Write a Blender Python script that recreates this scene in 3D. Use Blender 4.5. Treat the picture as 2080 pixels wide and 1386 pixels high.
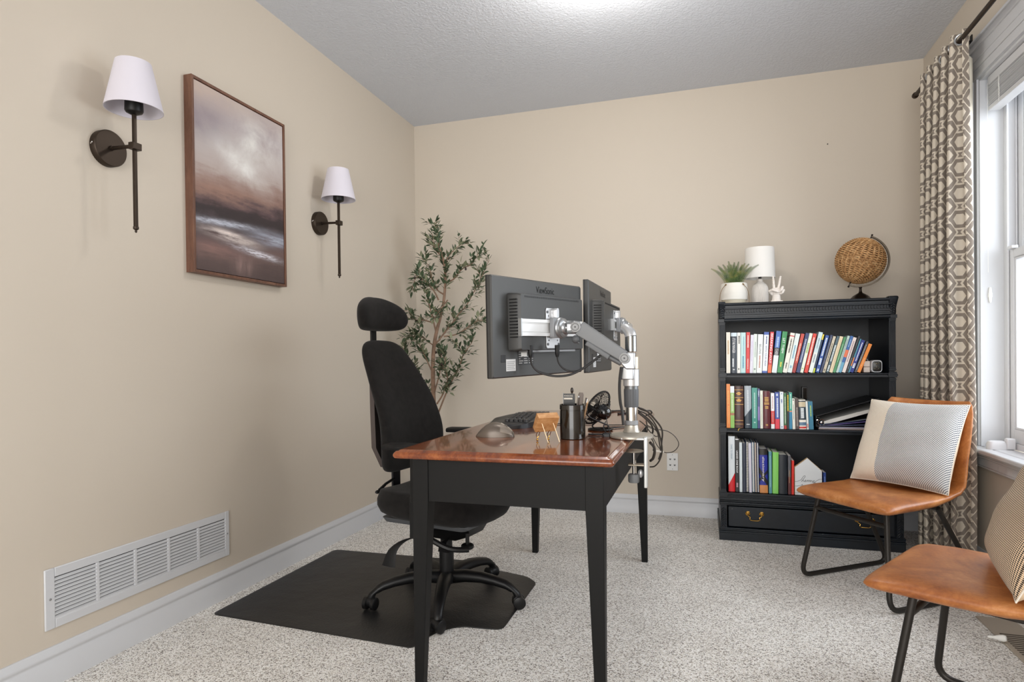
import bpy, bmesh, math, random
from mathutils import Vector, Matrix, Euler
V=Vector
for o in list(bpy.data.objects): bpy.data.objects.remove(o)
COL=bpy.context.scene.collection
SC=bpy.context.scene
# ---------------------------------------------------------------- camera
def make_camera():
    yaw,pit,rol=.3,-.0084,-.0112
    cy,sy=math.cos(yaw),math.sin(yaw)
    fw=V((-sy*math.cos(pit),cy*math.cos(pit),math.sin(pit)))
    rt=V((cy,sy,0)); up=rt.cross(fw)
    c,s=math.cos(rol),math.sin(rol)
    R=c*rt+s*up; U=-s*rt+c*up
    cam=bpy.data.cameras.new('camera'); o=bpy.data.objects.new('camera',cam); COL.objects.link(o)
    m=Matrix((R,U,-fw)).transposed().to_4x4(); m.translation=V((0,0,1.035)); o.matrix_world=m
    cam.sensor_width=36; cam.sensor_fit='HORIZONTAL'; cam.lens=36*1251.2/2080; cam.shift_y=45.1/2080
    cam.clip_start=.02
    SC.camera=o
make_camera()
# ---------------------------------------------------------------- light
w=bpy.data.worlds.new('daylight_sky'); SC.world=w; w.use_nodes=True
w.node_tree.nodes['Background'].inputs[0].default_value=(.93,.96,1,1)
w.node_tree.nodes['Background'].inputs[1].default_value=1.05
SC.view_settings.view_transform='Standard'; SC.view_settings.look='None'
SC.view_settings.exposure=0.03; SC.view_settings.gamma=1; SC.view_settings.use_curve_mapping=False
def area(name,loc,target,sx,sy,power,col):
    l=bpy.data.lights.new(name,'AREA'); l.shape='RECTANGLE'; l.size=sx; l.size_y=sy; l.energy=power; l.color=col
    o=bpy.data.objects.new(name,l); COL.objects.link(o); o.location=loc
    o.rotation_euler=(V(target)-V(loc)).to_track_quat('-Z','Y').to_euler()
    return o
area('window_daylight',(2.9,2.3,1.9),(-.6,2.4,.9),4.6,3.4,255,(.88,.94,1))
# light of the ceiling fixture, which hangs just above the top of the frame
def ceiling_lamp_light():
    l=bpy.data.lights.new('ceiling_lamp_bulb','POINT'); l.energy=17; l.color=(1,.95,.88); l.shadow_soft_size=.09
    o=bpy.data.objects.new('ceiling_lamp_bulb',l); COL.objects.link(o); o.location=(-.39,2.62,2.5)
ceiling_lamp_light()
area('rear_fill_light',(-.35,-2.95,1.36),(-.45,3,1.1),3.1,2.6,122,(1,.975,.94))  # unseen area light added behind the camera as even fill for the room
# ---------------------------------------------------------------- helpers
def srgb(h):
    h=h.lstrip('#'); c=[int(h[i:i+2],16)/255 for i in (0,2,4)]
    return tuple((x/12.92 if x<=.04045 else ((x+.055)/1.055)**2.4) for x in c)+(1,)
class MB:
    def __init__(s): s.v=[];s.f=[];s.mi=[];s.cur=0;s.M=Matrix.Identity(4);s.uv=[]
    def add(s,vs,fs,uvs=None):
        b=len(s.v); s.v+=[s.M@V(v) for v in vs]
        for i,f in enumerate(fs):
            s.f.append([b+k for k in f]); s.mi.append(s.cur)
            s.uv.append([uvs[k] for k in f] if uvs else None)
        return s
    def box(s,c,d,R=None):
        x,y,z=[k/2 for k in d]
        vs=[V((i*x,j*y,k*z)) for i in(-1,1) for j in(-1,1) for k in(-1,1)]
        if R is not None: vs=[R@v for v in vs]
        vs=[v+V(c) for v in vs]
        return s.add(vs,[(0,1,3,2),(4,6,7,5),(0,4,5,1),(2,3,7,6),(0,2,6,4),(1,5,7,3)])
    def bb(s,a,b):
        return s.box([(a[i]+b[i])/2 for i in range(3)],[abs(b[i]-a[i]) for i in range(3)])
    def bar(s,p0,p1,w,h,up=(0,0,1)):
        p0=V(p0);p1=V(p1);d=(p1-p0);L=d.length;d.normalize();u=V(up);sd=d.cross(u)
        if sd.length<1e-4: sd=d.cross(V((1,0,0)))
        sd.normalize();u=sd.cross(d)
        R=Matrix((sd,d,u)).transposed()
        return s.box((p0+p1)/2,(w,L,h),R)
    def ring(s,rings,closed=True,caps=True,uv=None):
        n=len(rings[0]);vs=[p for r in rings for p in r];fs=[]
        m=n if closed else n-1
        for i in range(len(rings)-1):
            for j in range(m):
                a=i*n+j;b=i*n+(j+1)%n;fs.append((a,b,b+n,a+n))
        if caps and closed: fs.append(tuple(reversed(range(n)))); fs.append(tuple((len(rings)-1)*n+j for j in range(n)))
        return s.add(vs,fs,uv)
    def cyl(s,p0,p1,r0,r1=None,n=20,caps=True):
        r1=r0 if r1 is None else r1
        return s.tube([p0,p1],[r0,r1],n,caps)
    def tube(s,path,r,n=8,caps=True,closed=False):
        P=[V(p) for p in path];k=len(P)
        rr=r if isinstance(r,(list,tuple)) else [r]*k
        T=[]
        for i in range(k):
            if closed: t=P[(i+1)%k]-P[i-1]
            else: t=(P[min(i+1,k-1)]-P[max(i-1,0)])
            if t.length<1e-9: t=V((0,0,1))
            T.append(t.normalized())
        a=V((0,0,1)) if abs(T[0].z)<.9 else V((1,0,0))
        nrm=(a-T[0]*a.dot(T[0])).normalized();rings=[]
        for i in range(k):
            nrm=(nrm-T[i]*nrm.dot(T[i]))
            if nrm.length<1e-6: nrm=T[i].orthogonal()
            nrm.normalize();bn=T[i].cross(nrm)
            rings.append([P[i]+(nrm*math.cos(2*math.pi*j/n)+bn*math.sin(2*math.pi*j/n))*rr[i] for j in range(n)])
        if closed:
            rings.append(rings[0]); return s.ring(rings,True,False)
        return s.ring(rings,True,caps)
    def lathe(s,prof,c=(0,0,0),R=None,n=32,caps=True):
        rings=[]
        for r,z in prof:
            rg=[V((r*math.cos(2*math.pi*j/n),r*math.sin(2*math.pi*j/n),z)) for j in range(n)]
            if R is not None: rg=[R@v for v in rg]
            rings.append([v+V(c) for v in rg])
        return s.ring(rings,True,caps)
    def prism(s,poly,o,U,W,depth):
        o=V(o);U=V(U);W=V(W);N=U.cross(W).normalized()
        a=[o+U*x+W*y for x,y in poly];b=[p+N*depth for p in a];n=len(a)
        fs=[tuple(reversed(range(n))),tuple(range(n,2*n))]+[(i,(i+1)%n,n+(i+1)%n,n+i) for i in range(n)]
        return s.add(a+b,fs)
    def ell(s,c,r,R=None,n=16,m=10):
        vs=[];fs=[]
        for i in range(m+1):
            th=math.pi*i/m
            for j in range(n):
                ph=2*math.pi*j/n
                v=V((r[0]*math.sin(th)*math.cos(ph),r[1]*math.sin(th)*math.sin(ph),r[2]*math.cos(th)))
                if R is not None: v=R@v
                vs.append(v+V(c))
        for i in range(m):
            for j in range(n):
                fs.append((i*n+j,(i+1)*n+j,(i+1)*n+(j+1)%n,i*n+(j+1)%n))
        return s.add(vs,fs)
    def build(s,name,mat,parent=None,bevel=0,ang=35,smooth=True,seg=2,subsurf=0):
        me=bpy.data.meshes.new(name)
        me.from_pydata([tuple(v) for v in s.v],[],s.f)
        ms=mat if isinstance(mat,(list,tuple)) else [mat]
        for m in ms: me.materials.append(m)
        if len(ms)>1:
            for p,i in zip(me.polygons,s.mi): p.material_index=i
        if any(u for u in s.uv):
            ul=me.uv_layers.new(name='UVMap')
            for p,u in zip(me.polygons,s.uv):
                if u:
                    for li,x in zip(p.loop_indices,u): ul.data[li].uv=x
        bm=bmesh.new();bm.from_mesh(me)
        bmesh.ops.recalc_face_normals(bm,faces=bm.faces);bm.to_mesh(me);bm.free()
        if smooth:
            me.polygons.foreach_set('use_smooth',[True]*len(me.polygons))
            me.set_sharp_from_angle(angle=math.radians(ang))
        o=bpy.data.objects.new(name,me);COL.objects.link(o)
        if parent is not None: o.parent=parent
        if bevel:
            b=o.modifiers.new('bevel','BEVEL');b.width=bevel;b.segments=seg;b.limit_method='ANGLE';b.angle_limit=math.radians(40)
        if subsurf:
            b=o.modifiers.new('sub','SUBSURF');b.levels=subsurf;b.render_levels=subsurf
        return o
def thing(name,label,cat,loc=(0,0,0),rz=0,group=None):
    o=bpy.data.objects.new(name,None);COL.objects.link(o);o.location=loc;o.rotation_euler=(0,0,rz)
    o.empty_display_size=.05
    tag(o,label,cat,group);return o
def tag(o,label,cat,group=None):
    o['label']=label;o['category']=cat
    if group:o['group']=group
    return o
def struct(o): o['kind']='structure';return o
def lab(o,t): o['label']=t;return o
def smoothpath(pts,n=6):
    P=[V(p) for p in pts];out=[]
    for i in range(len(P)-1):
        p0=P[max(i-1,0)];p1=P[i];p2=P[i+1];p3=P[min(i+2,len(P)-1)]
        for k in range(n):
            t=k/n;out.append(.5*((2*p1)+(p2-p0)*t+(2*p0-5*p1+4*p2-p3)*t*t+(3*p1-p0-3*p2+p3)*t**3))
    out.append(P[-1]);return out
def fillet(pts,r,n=6,closed=False):
    P=[V(p) for p in pts];out=[];k=len(P)
    for i in range(k):
        if not closed and i in(0,k-1): out.append(P[i]);continue
        a=P[i-1];b=P[i];c=P[(i+1)%k];rr=r[i] if isinstance(r,list) else r
        if rr<=0: out.append(b);continue
        u=(a-b);v=(c-b);rr=min(rr,u.length*.49,v.length*.49);u.normalize();v.normalize()
        for j in range(n+1):
            t=j/n;out.append((b+u*rr)*(1-t)**2+b*2*t*(1-t)+(b+v*rr)*t*t)
    return out
def rrect(w,h,r,n=4):
    return [(p.x,p.y) for p in fillet([(-w/2,-h/2,0),(w/2,-h/2,0),(w/2,h/2,0),(-w/2,h/2,0)],r,n,True)]
def text_mesh(s,name,mat,parent,o,X,Y,width=None,height=.01,depth=.0004,maxh=None):
    cu=bpy.data.curves.new(name,'FONT');cu.body=s;cu.size=1;cu.extrude=.0;cu.align_x='CENTER';cu.align_y='CENTER'
    to=bpy.data.objects.new(name,cu)
    COL.objects.link(to)
    me=bpy.data.meshes.new_from_object(to);bpy.data.objects.remove(to)
    xs=[v.co.x for v in me.vertices];ys=[v.co.y for v in me.vertices]
    cx=(min(xs)+max(xs))/2;cyy=(min(ys)+max(ys))/2;W=max(xs)-min(xs);H=max(ys)-min(ys)
    sx=(width/W) if width else height/H
    sy=height/H
    X=V(X).normalized();Y=V(Y).normalized();N=X.cross(Y);o=V(o)
    for v in me.vertices: v.co=o+X*((v.co.x-cx)*sx)+Y*((v.co.y-cyy)*sy)+N*depth
    me.name=name;me.materials.clear();me.materials.append(mat)
    ob=bpy.data.objects.new(name,me);COL.objects.link(ob);ob.parent=parent
    return ob
# ---------------------------------------------------------------- materials
class NT:
    def __init__(s,name):
        s.m=bpy.data.materials.new(name);s.m.use_nodes=True;s.t=s.m.node_tree;s.b=s.t.nodes['Principled BSDF'];s.out=s.t.nodes['Material Output']
    def n(s,ty,**k):
        x=s.t.nodes.new(ty)
        for a,b in k.items():
            if a.startswith('i_'):
                key=a[2:];key=int(key) if key.isdigit() else key.replace('_',' ');s.set(x.inputs[key],b)
            else: setattr(x,a,b)
        return x
    def set(s,inp,b):
        if isinstance(b,bpy.types.NodeSocket): s.t.links.new(b,inp)
        else: inp.default_value=b
    def math(s,op,a,b=0.0,c=None,clamp=False):
        x=s.t.nodes.new('ShaderNodeMath');x.operation=op;x.use_clamp=clamp;s.set(x.inputs[0],a);s.set(x.inputs[1],b)
        if c is not None:s.set(x.inputs[2],c)
        return x.outputs[0]
    def coord(s,kind='Object',scale=(1,1,1),rot=(0,0,0)):
        tc=s.n('ShaderNodeTexCoord');mp=s.n('ShaderNodeMapping');s.t.links.new(tc.outputs[kind],mp.inputs[0])
        mp.inputs['Scale'].default_value=scale;mp.inputs['Rotation'].default_value=rot;return mp.outputs[0]
    def noise(s,vec,scale,detail=4,rough=.5,dist=0):
        x=s.n('ShaderNodeTexNoise');s.t.links.new(vec,x.inputs['Vector']);x.inputs['Scale'].default_value=scale;x.inputs['Detail'].default_value=detail;x.inputs['Roughness'].default_value=rough;x.inputs['Distortion'].default_value=dist;return x.outputs['Fac']
    def ramp(s,fac,stops,interp='LINEAR'):
        x=s.n('ShaderNodeValToRGB');s.t.links.new(fac,x.inputs[0]);cr=x.color_ramp;cr.interpolation=interp
        while len(cr.elements)<len(stops): cr.elements.new(.5)
        for e,(p,c) in zip(cr.elements,stops):
            e.position=p;e.color=srgb(c) if isinstance(c,str) else c
        return x.outputs[0]
    def mix(s,f,a,b,bt='MIX'):
        x=s.t.nodes.new('ShaderNodeMix');x.data_type='RGBA';x.blend_type=bt;s.set(x.inputs[0],f)
        s.set(x.inputs[6],srgb(a) if isinstance(a,str) else a);s.set(x.inputs[7],srgb(b) if isinstance(b,str) else b);return x.outputs[2]
    def bump(s,h,strength=.3,dist=.001):
        x=s.n('ShaderNodeBump');s.t.links.new(h,x.inputs['Height']);x.inputs['Strength'].default_value=strength;x.inputs['Distance'].default_value=dist
        s.t.links.new(x.outputs[0],s.b.inputs['Normal']);return x
    def p(s,**k):
        for a,b in k.items():
            key={'col':'Base Color','rough':'Roughness','metal':'Metallic','coat':'Coat Weight','crough':'Coat Roughness','sheen':'Sheen Weight','spec':'Specular IOR Level','trans':'Transmission Weight','sss':'Subsurface Weight','ecol':'Emission Color','emit':'Emission Strength'}[a]
            s.set(s.b.inputs[key],srgb(b) if isinstance(b,str) else b)
        return s
_mc={}
def mat(col,rough=.5,metal=0.,name=None,var=0,vscale=20,bump=0,bscale=200,bdist=.0005,**k):
    key=(col,rough,metal,var,vscale,bump,bscale,tuple(sorted(k.items())))
    if key in _mc:return _mc[key]
    t=NT(name or 'mat_%s'%col.strip('#'));t.p(col=col,rough=rough,metal=metal,**k)
    if var or bump: v=t.coord()
    if var:
        f=t.noise(v,vscale,4,.6);c=srgb(col)
        t.p(col=t.ramp(f,[(.25,tuple(x*(1-var) for x in c[:3])+(1,)),(.75,tuple(min(1,x*(1+var)) for x in c[:3])+(1,))]))
    if bump: t.bump(t.noise(v,bscale,2),bump,bdist)
    _mc[key]=t.m;return t.m
def wall_paint():
    t=NT('beige_wall_paint');v=t.coord();t.p(col='#cfc5b7',rough=.55,spec=.3)
    t.bump(t.noise(v,260,3,.6),.12,.0006);return t.m
def ceil_mat():
    t=NT('white_textured_ceiling');v=t.coord();t.p(col='#d3d8e1',rough=.8)
    f=t.noise(v,75,3,.55,.4);t.bump(t.ramp(f,[(.42,(0,0,0,1)),(.6,(1,1,1,1))]),.45,.003);return t.m
def carpet_mat():
    t=NT('speckled_carpet');v=t.coord()
    wob=t.n('ShaderNodeTexNoise');t.t.links.new(v,wob.inputs['Vector']);wob.inputs['Scale'].default_value=180
    va=t.n('ShaderNodeVectorMath',operation='MULTIPLY_ADD');t.t.links.new(wob.outputs['Color'],va.inputs[0]);va.inputs[1].default_value=(.006,.006,.006);t.t.links.new(v,va.inputs[2])
    vo=t.n('ShaderNodeTexVoronoi');t.t.links.new(va.outputs[0],vo.inputs['Vector']);vo.inputs['Scale'].default_value=275
    sp=t.n('ShaderNodeSeparateColor');t.t.links.new(vo.outputs['Color'],sp.inputs[0])
    a=t.noise(v,60,3,.6);b=t.noise(v,4,3,.6)
    f=t.math('ADD',sp.outputs[0],t.math('MULTIPLY',t.math('SUBTRACT',a,.5),.55))
    c=t.ramp(f,[(.02,'#544c44'),(.12,'#91877c'),(.26,'#cbc3b9'),(.50,'#eeeae3'),(.85,'#fffdfa')])
    c=t.mix(t.math('MULTIPLY',t.ramp(b,[(.42,(0,0,0,1)),(.6,(1,1,1,1))]),.14),c,'#b9b2aa','MULTIPLY')
    t.p(col=c,rough=.95,sheen=.3)
    h=t.math('SUBTRACT',f,vo.outputs['Distance']);t.bump(h,.6,.003)
    return t.m
def wood(name,c1,c2,c3,rough=.2,scale=(1,1,1),coat=0.,wsc=3):
    t=NT(name);v=t.coord(scale=scale);n=t.noise(v,wsc,6,.65,.8);n2=t.noise(v,wsc*9,4,.7)
    f=t.math('ADD',t.math('MULTIPLY',n,.7),t.math('MULTIPLY',n2,.3))
    t.p(col=t.ramp(f,[(.3,c1),(.5,c2),(.7,c3)]),rough=rough,coat=coat,crough=.06);return t.m
def frame_yz(b,xa,xb,y0,y1,z0,z1,l,r,bo,to):
    b.bb((xa,y0,z0),(xb,y0+l,z1));b.bb((xa,y1-r,z0),(xb,y1,z1))
    if bo: b.bb((xa,y0+l+.00005,z0),(xb,y1-r-.00005,z0+bo))
    if to: b.bb((xa,y0+l+.00005,z1-to),(xb,y1-r-.00005,z1))
M_WALL=wall_paint();M_CEIL=ceil_mat();M_CARPET=carpet_mat()
M_TRIM=mat('#d0d2d6',.38,name='white_trim_paint')
M_WHITEP=mat('#d2d3d6',.38,name='white_window_vinyl')
M_BLACKF=mat('#1a1817',.95,name='black_upholstery',var=.4,vscale=35,bump=.4,bscale=900,sheen=.06,spec=.2)
M_BLACKP=mat('#0f0f10',.42,name='black_plastic',spec=.35)
M_BLACKP2=mat('#161617',.55,name='matte_black_plastic',bump=.15,bscale=1200,spec=.3)
M_BRONZE=mat('#3b3129',.42,.7,name='dark_bronze')
M_SILVER=mat('#a9abad',.32,.75,name='silver_paint',var=.04)
M_SILVER2=mat('#c9cacc',.3,.6,name='light_silver')
M_ALU=mat('#e3e3e2',.34,.35,name='brushed_aluminium')
M_CHROME=mat('#d6d6d6',.08,1.,name='chrome')
M_DGREY=mat('#55575a',.5,.1,name='dark_grey_plastic')
M_GREY=mat('#8e9093',.5,.1,name='grey_plastic')
M_BRASS=mat('#c69a4e',.22,1.,name='brass')
M_PAPER=mat('#e9e3d6',.85,name='book_pages',bump=.3,bscale=1500)
M_WHITE=mat('#eeeeea',.5,name='plain_white')
M_DESKBLACK=mat('#090909',.5,name='black_desk_paint',bump=.1,bscale=300,spec=.25)
# ================================================================ room shell
XL,XR,YB,HC=-2.008,1.235,4.126,2.742
Y0=-3.0
def room():
    b=MB();b.bb((XL-.3,Y0,-.1),(XR+.4,YB+.3,0));struct(b.build('floor',M_CARPET))
    b=MB();b.bb((XL-.3,Y0,HC),(XR+.4,YB+.3,HC+.1));struct(b.build('ceiling',M_CEIL))
    b=MB();b.bb((XL-.12,Y0,0),(XL,YB+.12,HC));struct(b.build('wall_left',M_WALL))
    b=MB();b.bb((XL,YB,0),(XR,YB+.12,HC));
    struct(b.build('wall_back',M_WALL))
    # right wall with window opening
    y0,y1,z0,z1=WY0,WY1,WZ0,WZ1
    b=MB();b.bb((XR,Y0,0),(XR+.17,y0,HC));b.bb((XR,y1,0),(XR+.17,YB+.12,HC));b.bb((XR,y0,0),(XR+.17,y1,z0-.0225));b.bb((XR,y0,z1),(XR+.17,y1,HC))
    struct(b.build('wall_right',M_WALL))
    prof=[(0,0),(.016,0),(.016,.082),(.0125,.086),(.0125,.092),(.017,.097),(.0165,.106),(.010,.114),(.009,.119),(.006,.124),(0,.124)]
    def base(name,o,U,L):
        # profile (out, up) swept along
        b=MB();b.prism(prof,o,U,(0,0,1),L);struct(b.build(name,M_TRIM,ang=50))
    base('baseboard_left',(XL,YB,0),(1,0,0),YB-Y0)      # normal U x W = (0,-1,0)
    base('baseboard_back',(XL+.016,YB,0),(0,-1,0),0) if 0 else None
    b=MB();b.prism(prof,(XR,YB,0),(0,-1,0),(0,0,1),XR-XL-.016);struct(b.build('baseboard_back',M_TRIM,ang=50))
    b=MB();b.prism(prof,(XR,Y0,0),(-1,0,0),(0,0,1),YB-Y0-.016);struct(b.build('baseboard_right',M_TRIM,ang=50))
    # small nail hole in back wall
    b=MB();b.cyl((.731,YB-.0005,2.304),(.731,YB-.004,2.304),.0035,n=10);tag(b.build('nail',mat('#3a3530',.6)),'small dark nail in the back wall above the bookcase','nail')
WY0,WY1,WZ0,WZ1=1.45,3.372,.603,2.300
room()
# ================================================================ window
def window():
    r=bpy.data.objects.new('window_1',None);COL.objects.link(r);r['kind']='structure'
    x=XR
    # casing (side board far end + near end + head) with stepped moulding
    b=MB()
    def casing_v(ya,yb,sgn,zt):
        b.bb((x-.014,ya,WZ0+.0002),(x,yb,zt-.0002))
        b.bb((x-.020,ya+ (0 if sgn>0 else (yb-ya)-.018),WZ0),(x-.014,ya+(.018 if sgn>0 else (yb-ya)),zt))
        b.bb((x-.018,ya+.03,WZ0),(x-.014,ya+.042,zt))
    casing_v(WY1,WY1+.088,-1,WZ1);casing_v(WY0-.088,WY0,1,WZ1)
    b.bb((x-.014,WY0-.088,WZ1),(x,WY1+.088,WZ1+.15))
    b.bb((x-.022,WY0-.094,WZ1+.135),(x,WY1+.094,WZ1+.165))
    b.bb((x-.030,WY0-.100,WZ1+.165),(x,WY1+.100,WZ1+.178))
    b.bb((x-.019,WY0-.088,WZ1+.045),(x-.014,WY1+.088,WZ1+.06));b.bb((x-.017,WY0-.088,WZ1+.085),(x-.014,WY1+.088,WZ1+.094))
    b.bb((x-.020,WY0-.088,WZ1),(x-.014,WY1+.088,WZ1+.012))
    b.build('window_casing',M_TRIM,r,bevel=.002)
    # stool and apron
    b=MB();b.bb((x-.058,WY0-.115,WZ0-.022),(x-.001,WY1+.112,WZ0));b.bb((x-.001,WY0+.0002,WZ0-.022),(x+.084,WY1-.0002,WZ0))
    b.build('window_sill',M_TRIM,r,bevel=.007,seg=3)
    b=MB();b.bb((x-.018,WY0-.09,WZ0-.085),(x,WY1+.09,WZ0-.022));b.bb((x-.034,WY0-.1,WZ0-.036),(x,WY1+.1,WZ0-.022));b.bb((x-.028,WY0-.095,WZ0-.047),(x,WY1+.095,WZ0-.036));b.bb((x-.023,WY0-.09,WZ0-.092),(x,WY1+.09,WZ0-.083))
    b.build('window_apron',M_TRIM,r,bevel=.003)
    # jamb liners
    b=MB();J=x+.085
    frame_yz(b,x-.006,J-.0002,WY0+.0002,WY1-.0002,WZ0+.0002,WZ1-.0002,.012,.012,0,.012)
    b.build('window_jamb',M_TRIM,r)
    # vinyl frame with tracks, divided in two double-hung units
    fx0,fx1=J,x+.165
    b=MB();mid=(WY0+WY1)/2
    for ya,yb in ((WY0,mid),(mid,WY1)):
        frame_yz(b,fx0,fx1,ya+.0002,yb-.0002,WZ0+.0002,WZ1-.0002,.03,.03,.028,.035)
        b.bb((fx0-.0005,yb-.045,WZ0+.03),(fx0+.008,yb-.0302,WZ1-.036));b.bb((fx0+.036,yb-.04,WZ0+.03),(fx0+.042,yb-.0302,WZ1-.036))
    b.build('window_frame',M_WHITEP,r,bevel=.0015)
    zm=1.478
    glass=NT('window_glass')
    tr=glass.n('ShaderNodeBsdfTransparent');gl=glass.n('ShaderNodeBsdfGlossy');gl.inputs['Roughness'].default_value=.02
    mx=glass.n('ShaderNodeMixShader');
    mx.inputs[0].default_value=.06;glass.t.links.new(tr.outputs[0],mx.inputs[1]);glass.t.links.new(gl.outputs[0],mx.inputs[2]);glass.t.links.new(mx.outputs[0],glass.out.inputs[0])
    for ya,yb in ((WY0,mid),(mid,WY1)):
        for k,(xa,za,zb,bot) in enumerate(((fx0+.010,WZ0+.028,zm+.02,.06),(fx0+.045,zm-.02,WZ1-.035,.038))):
            b=MB();A=ya+.032;B=yb-.032;s=.045
            frame_yz(b,xa,xa+.028,A,B,za,zb,s,s,bot,.038)
            # glazing bead
            frame_yz(b,xa+.005,xa+.018,A+s+.0001,B-s-.0001,za+bot+.0001,zb-.0381,.010,.010,.010,.010)
            so=b.build('window_sash',M_WHITEP,r,bevel=.002)
            g=MB();g.bb((xa+.012,A+s,za+bot),(xa+.016,B-s,zb-.038));g.build('window_pane',glass.m,so)
    b=MB();b.bb((fx0-.006,WY1-.10,zm+.02),(fx0+.02,WY1-.06,zm+.034));b.build('sash_tilt_latch',M_WHITEP,r,bevel=.003)
window()
# raised blind
def blind():
    r=thing('window_blind','white raised slat blind gathered at the top of the window','blind',(XR+.012,0,0))
    b=MB();y0,y1=WY0+.03,WY1-.045;zt=WZ1-.014
    b.bb((.0,y0,zt-.04),(.045,y1,zt));b.build('headrail',M_WHITEP,r,bevel=.003)
    b=MB();z=zt-.046;random.seed(3)
    for i in range(26):
        dz=.0033;b.box((.024+random.uniform(-.001,.001),(y0+y1)/2,z),(.048,y1-y0-.006,.0014),Euler((random.uniform(-.001,.001),random.uniform(-.05,.05),0)).to_matrix());z-=dz
    b.build('slats',mat('#d9dadd',.45,name='blind_slat_white'),r)
    b=MB();b.bb((.0,y0+.003,z-.022),(.048,y1-.003,z-.002));b.build('bottom_rail',M_WHITEP,r,bevel=.003)
    for yy in (y1-.12,y1-.75,y0+.2):
        b=MB();b.tube([( -.002,yy,zt-.04),(-.003,yy+.004,zt-.07),(-.003,yy-.004,zt-.1),(-.003,yy,z-.02)],.0012,6)
        for k in range(6): b.tube([(-.003,yy+.006*math.sin(a),zt-.06-k*.012+.006*math.cos(a)) for a in [2*math.pi*i/8 for i in range(8)]],.0008,5,closed=True)
        b.build('lift_cord',M_WHITE,r)
    b=MB();yy=y1-.01;b.tube([(-.004,yy,zt-.03),(-.004,yy,1.4)],.0008,5);b.build('pull_cord',M_WHITE,r)
blind()
b=MB();b.box((0,0,0),(.014,.010,.02));b.ring([[V((x,y,z)) for x,y in rrect(w,.008,.003)] for z,w in ((-.035,.008),(-.02,.012),(0,.014),(.02,.012),(.035,.008))])
o=b.build('cleat',M_WHITE);o.location=(XR+.03,WY1-.017,1.30);tag(o,'white cord cleat on the side jamb of the window','cleat')
def crank():
    r=thing('window_opener','white rounded plastic opener cover on the window sill corner','window opener',(XR+.02,3.27,WZ0))
    b=MB();b.ring([[V((x*s,y*s2,z)) for x,y in rrect(.075,.05,.02)] for z,s,s2 in ((0,1,1),(.022,1,1),(.034,.85,.8),(.038,.6,.5))]);b.build('cover',M_WHITEP,r)
    b=MB();b.box((.045,-.012,.026),(.035,.03,.05));b.build('latch',M_WHITEP,r,bevel=.006,seg=3)
crank()
# ================================================================ ceiling light (just above the frame)
def ceiling_fixture():
    r=thing('ceiling_light','round white flush ceiling light at the middle of the ceiling','ceiling light',(-.39,2.62,HC))
    b=MB();b.lathe([(.16,0),(.16,-.02),(.15,-.028)]);b.build('base_ring',M_SILVER2,r)
    b=MB();b.lathe([(.15,-.022),(.14,-.05),(.10,-.078),(.04,-.09),(.0,-.092)])
    t=NT('frosted_lamp_glass');t.p(col='#ffffff',rough=.5,ecol='#fff4e6',emit=1.0);b.build('glass_dome',t.m,r)
ceiling_fixture()
# ================================================================ curtain
def curtain_mat():
    t=NT('lattice_curtain_fabric');tc=t.n('ShaderNodeTexCoord');sp=t.n('ShaderNodeSeparateXYZ');t.t.links.new(tc.outputs['UV'],sp.inputs[0])
    PU,PV=.125,.118
    def hexd(ou,ov):
        u=t.math('DIVIDE',sp.outputs[0],PU);v=t.math('DIVIDE',sp.outputs[1],PV)
        u=t.math('SUBTRACT',t.math('FRACT',t.math('ADD',u,ou)),.5);v=t.math('SUBTRACT',t.math('FRACT',t.math('ADD',v,ov)),.5)
        u=t.math('ABSOLUTE',u);v=t.math('ABSOLUTE',v)
        a=t.math('MULTIPLY',v,2.0)
        c=t.math('ADD',t.math('MULTIPLY',u,1.75),t.math('MULTIPLY',v,1.05))
        return t.math('MAXIMUM',a,c)
    d=t.math('MINIMUM',hexd(0,0),hexd(.5,.5))
    m=t.ramp(d,[(0,'#f0e7d8'),(.40,'#f0e7d8'),(.41,'#a0958a'),(.66,'#a0958a'),(.67,'#f0e7d8'),(.80,'#f0e7d8'),(.81,'#a0958a')],'CONSTANT')
    t.p(col=m,rough=.85,sheen=.1)
    # thin cloth lets some daylight through
    tl=t.n('ShaderNodeBsdfTranslucent');t.t.links.new(m,tl.inputs[0]);mx=t.n('ShaderNodeMixShader');mx.inputs[0].default_value=.3
    t.t.links.new(t.b.outputs[0],mx.inputs[1]);t.t.links.new(tl.outputs[0],mx.inputs[2]);t.t.links.new(mx.outputs[0],t.out.inputs[0])
    return t.m
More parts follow.
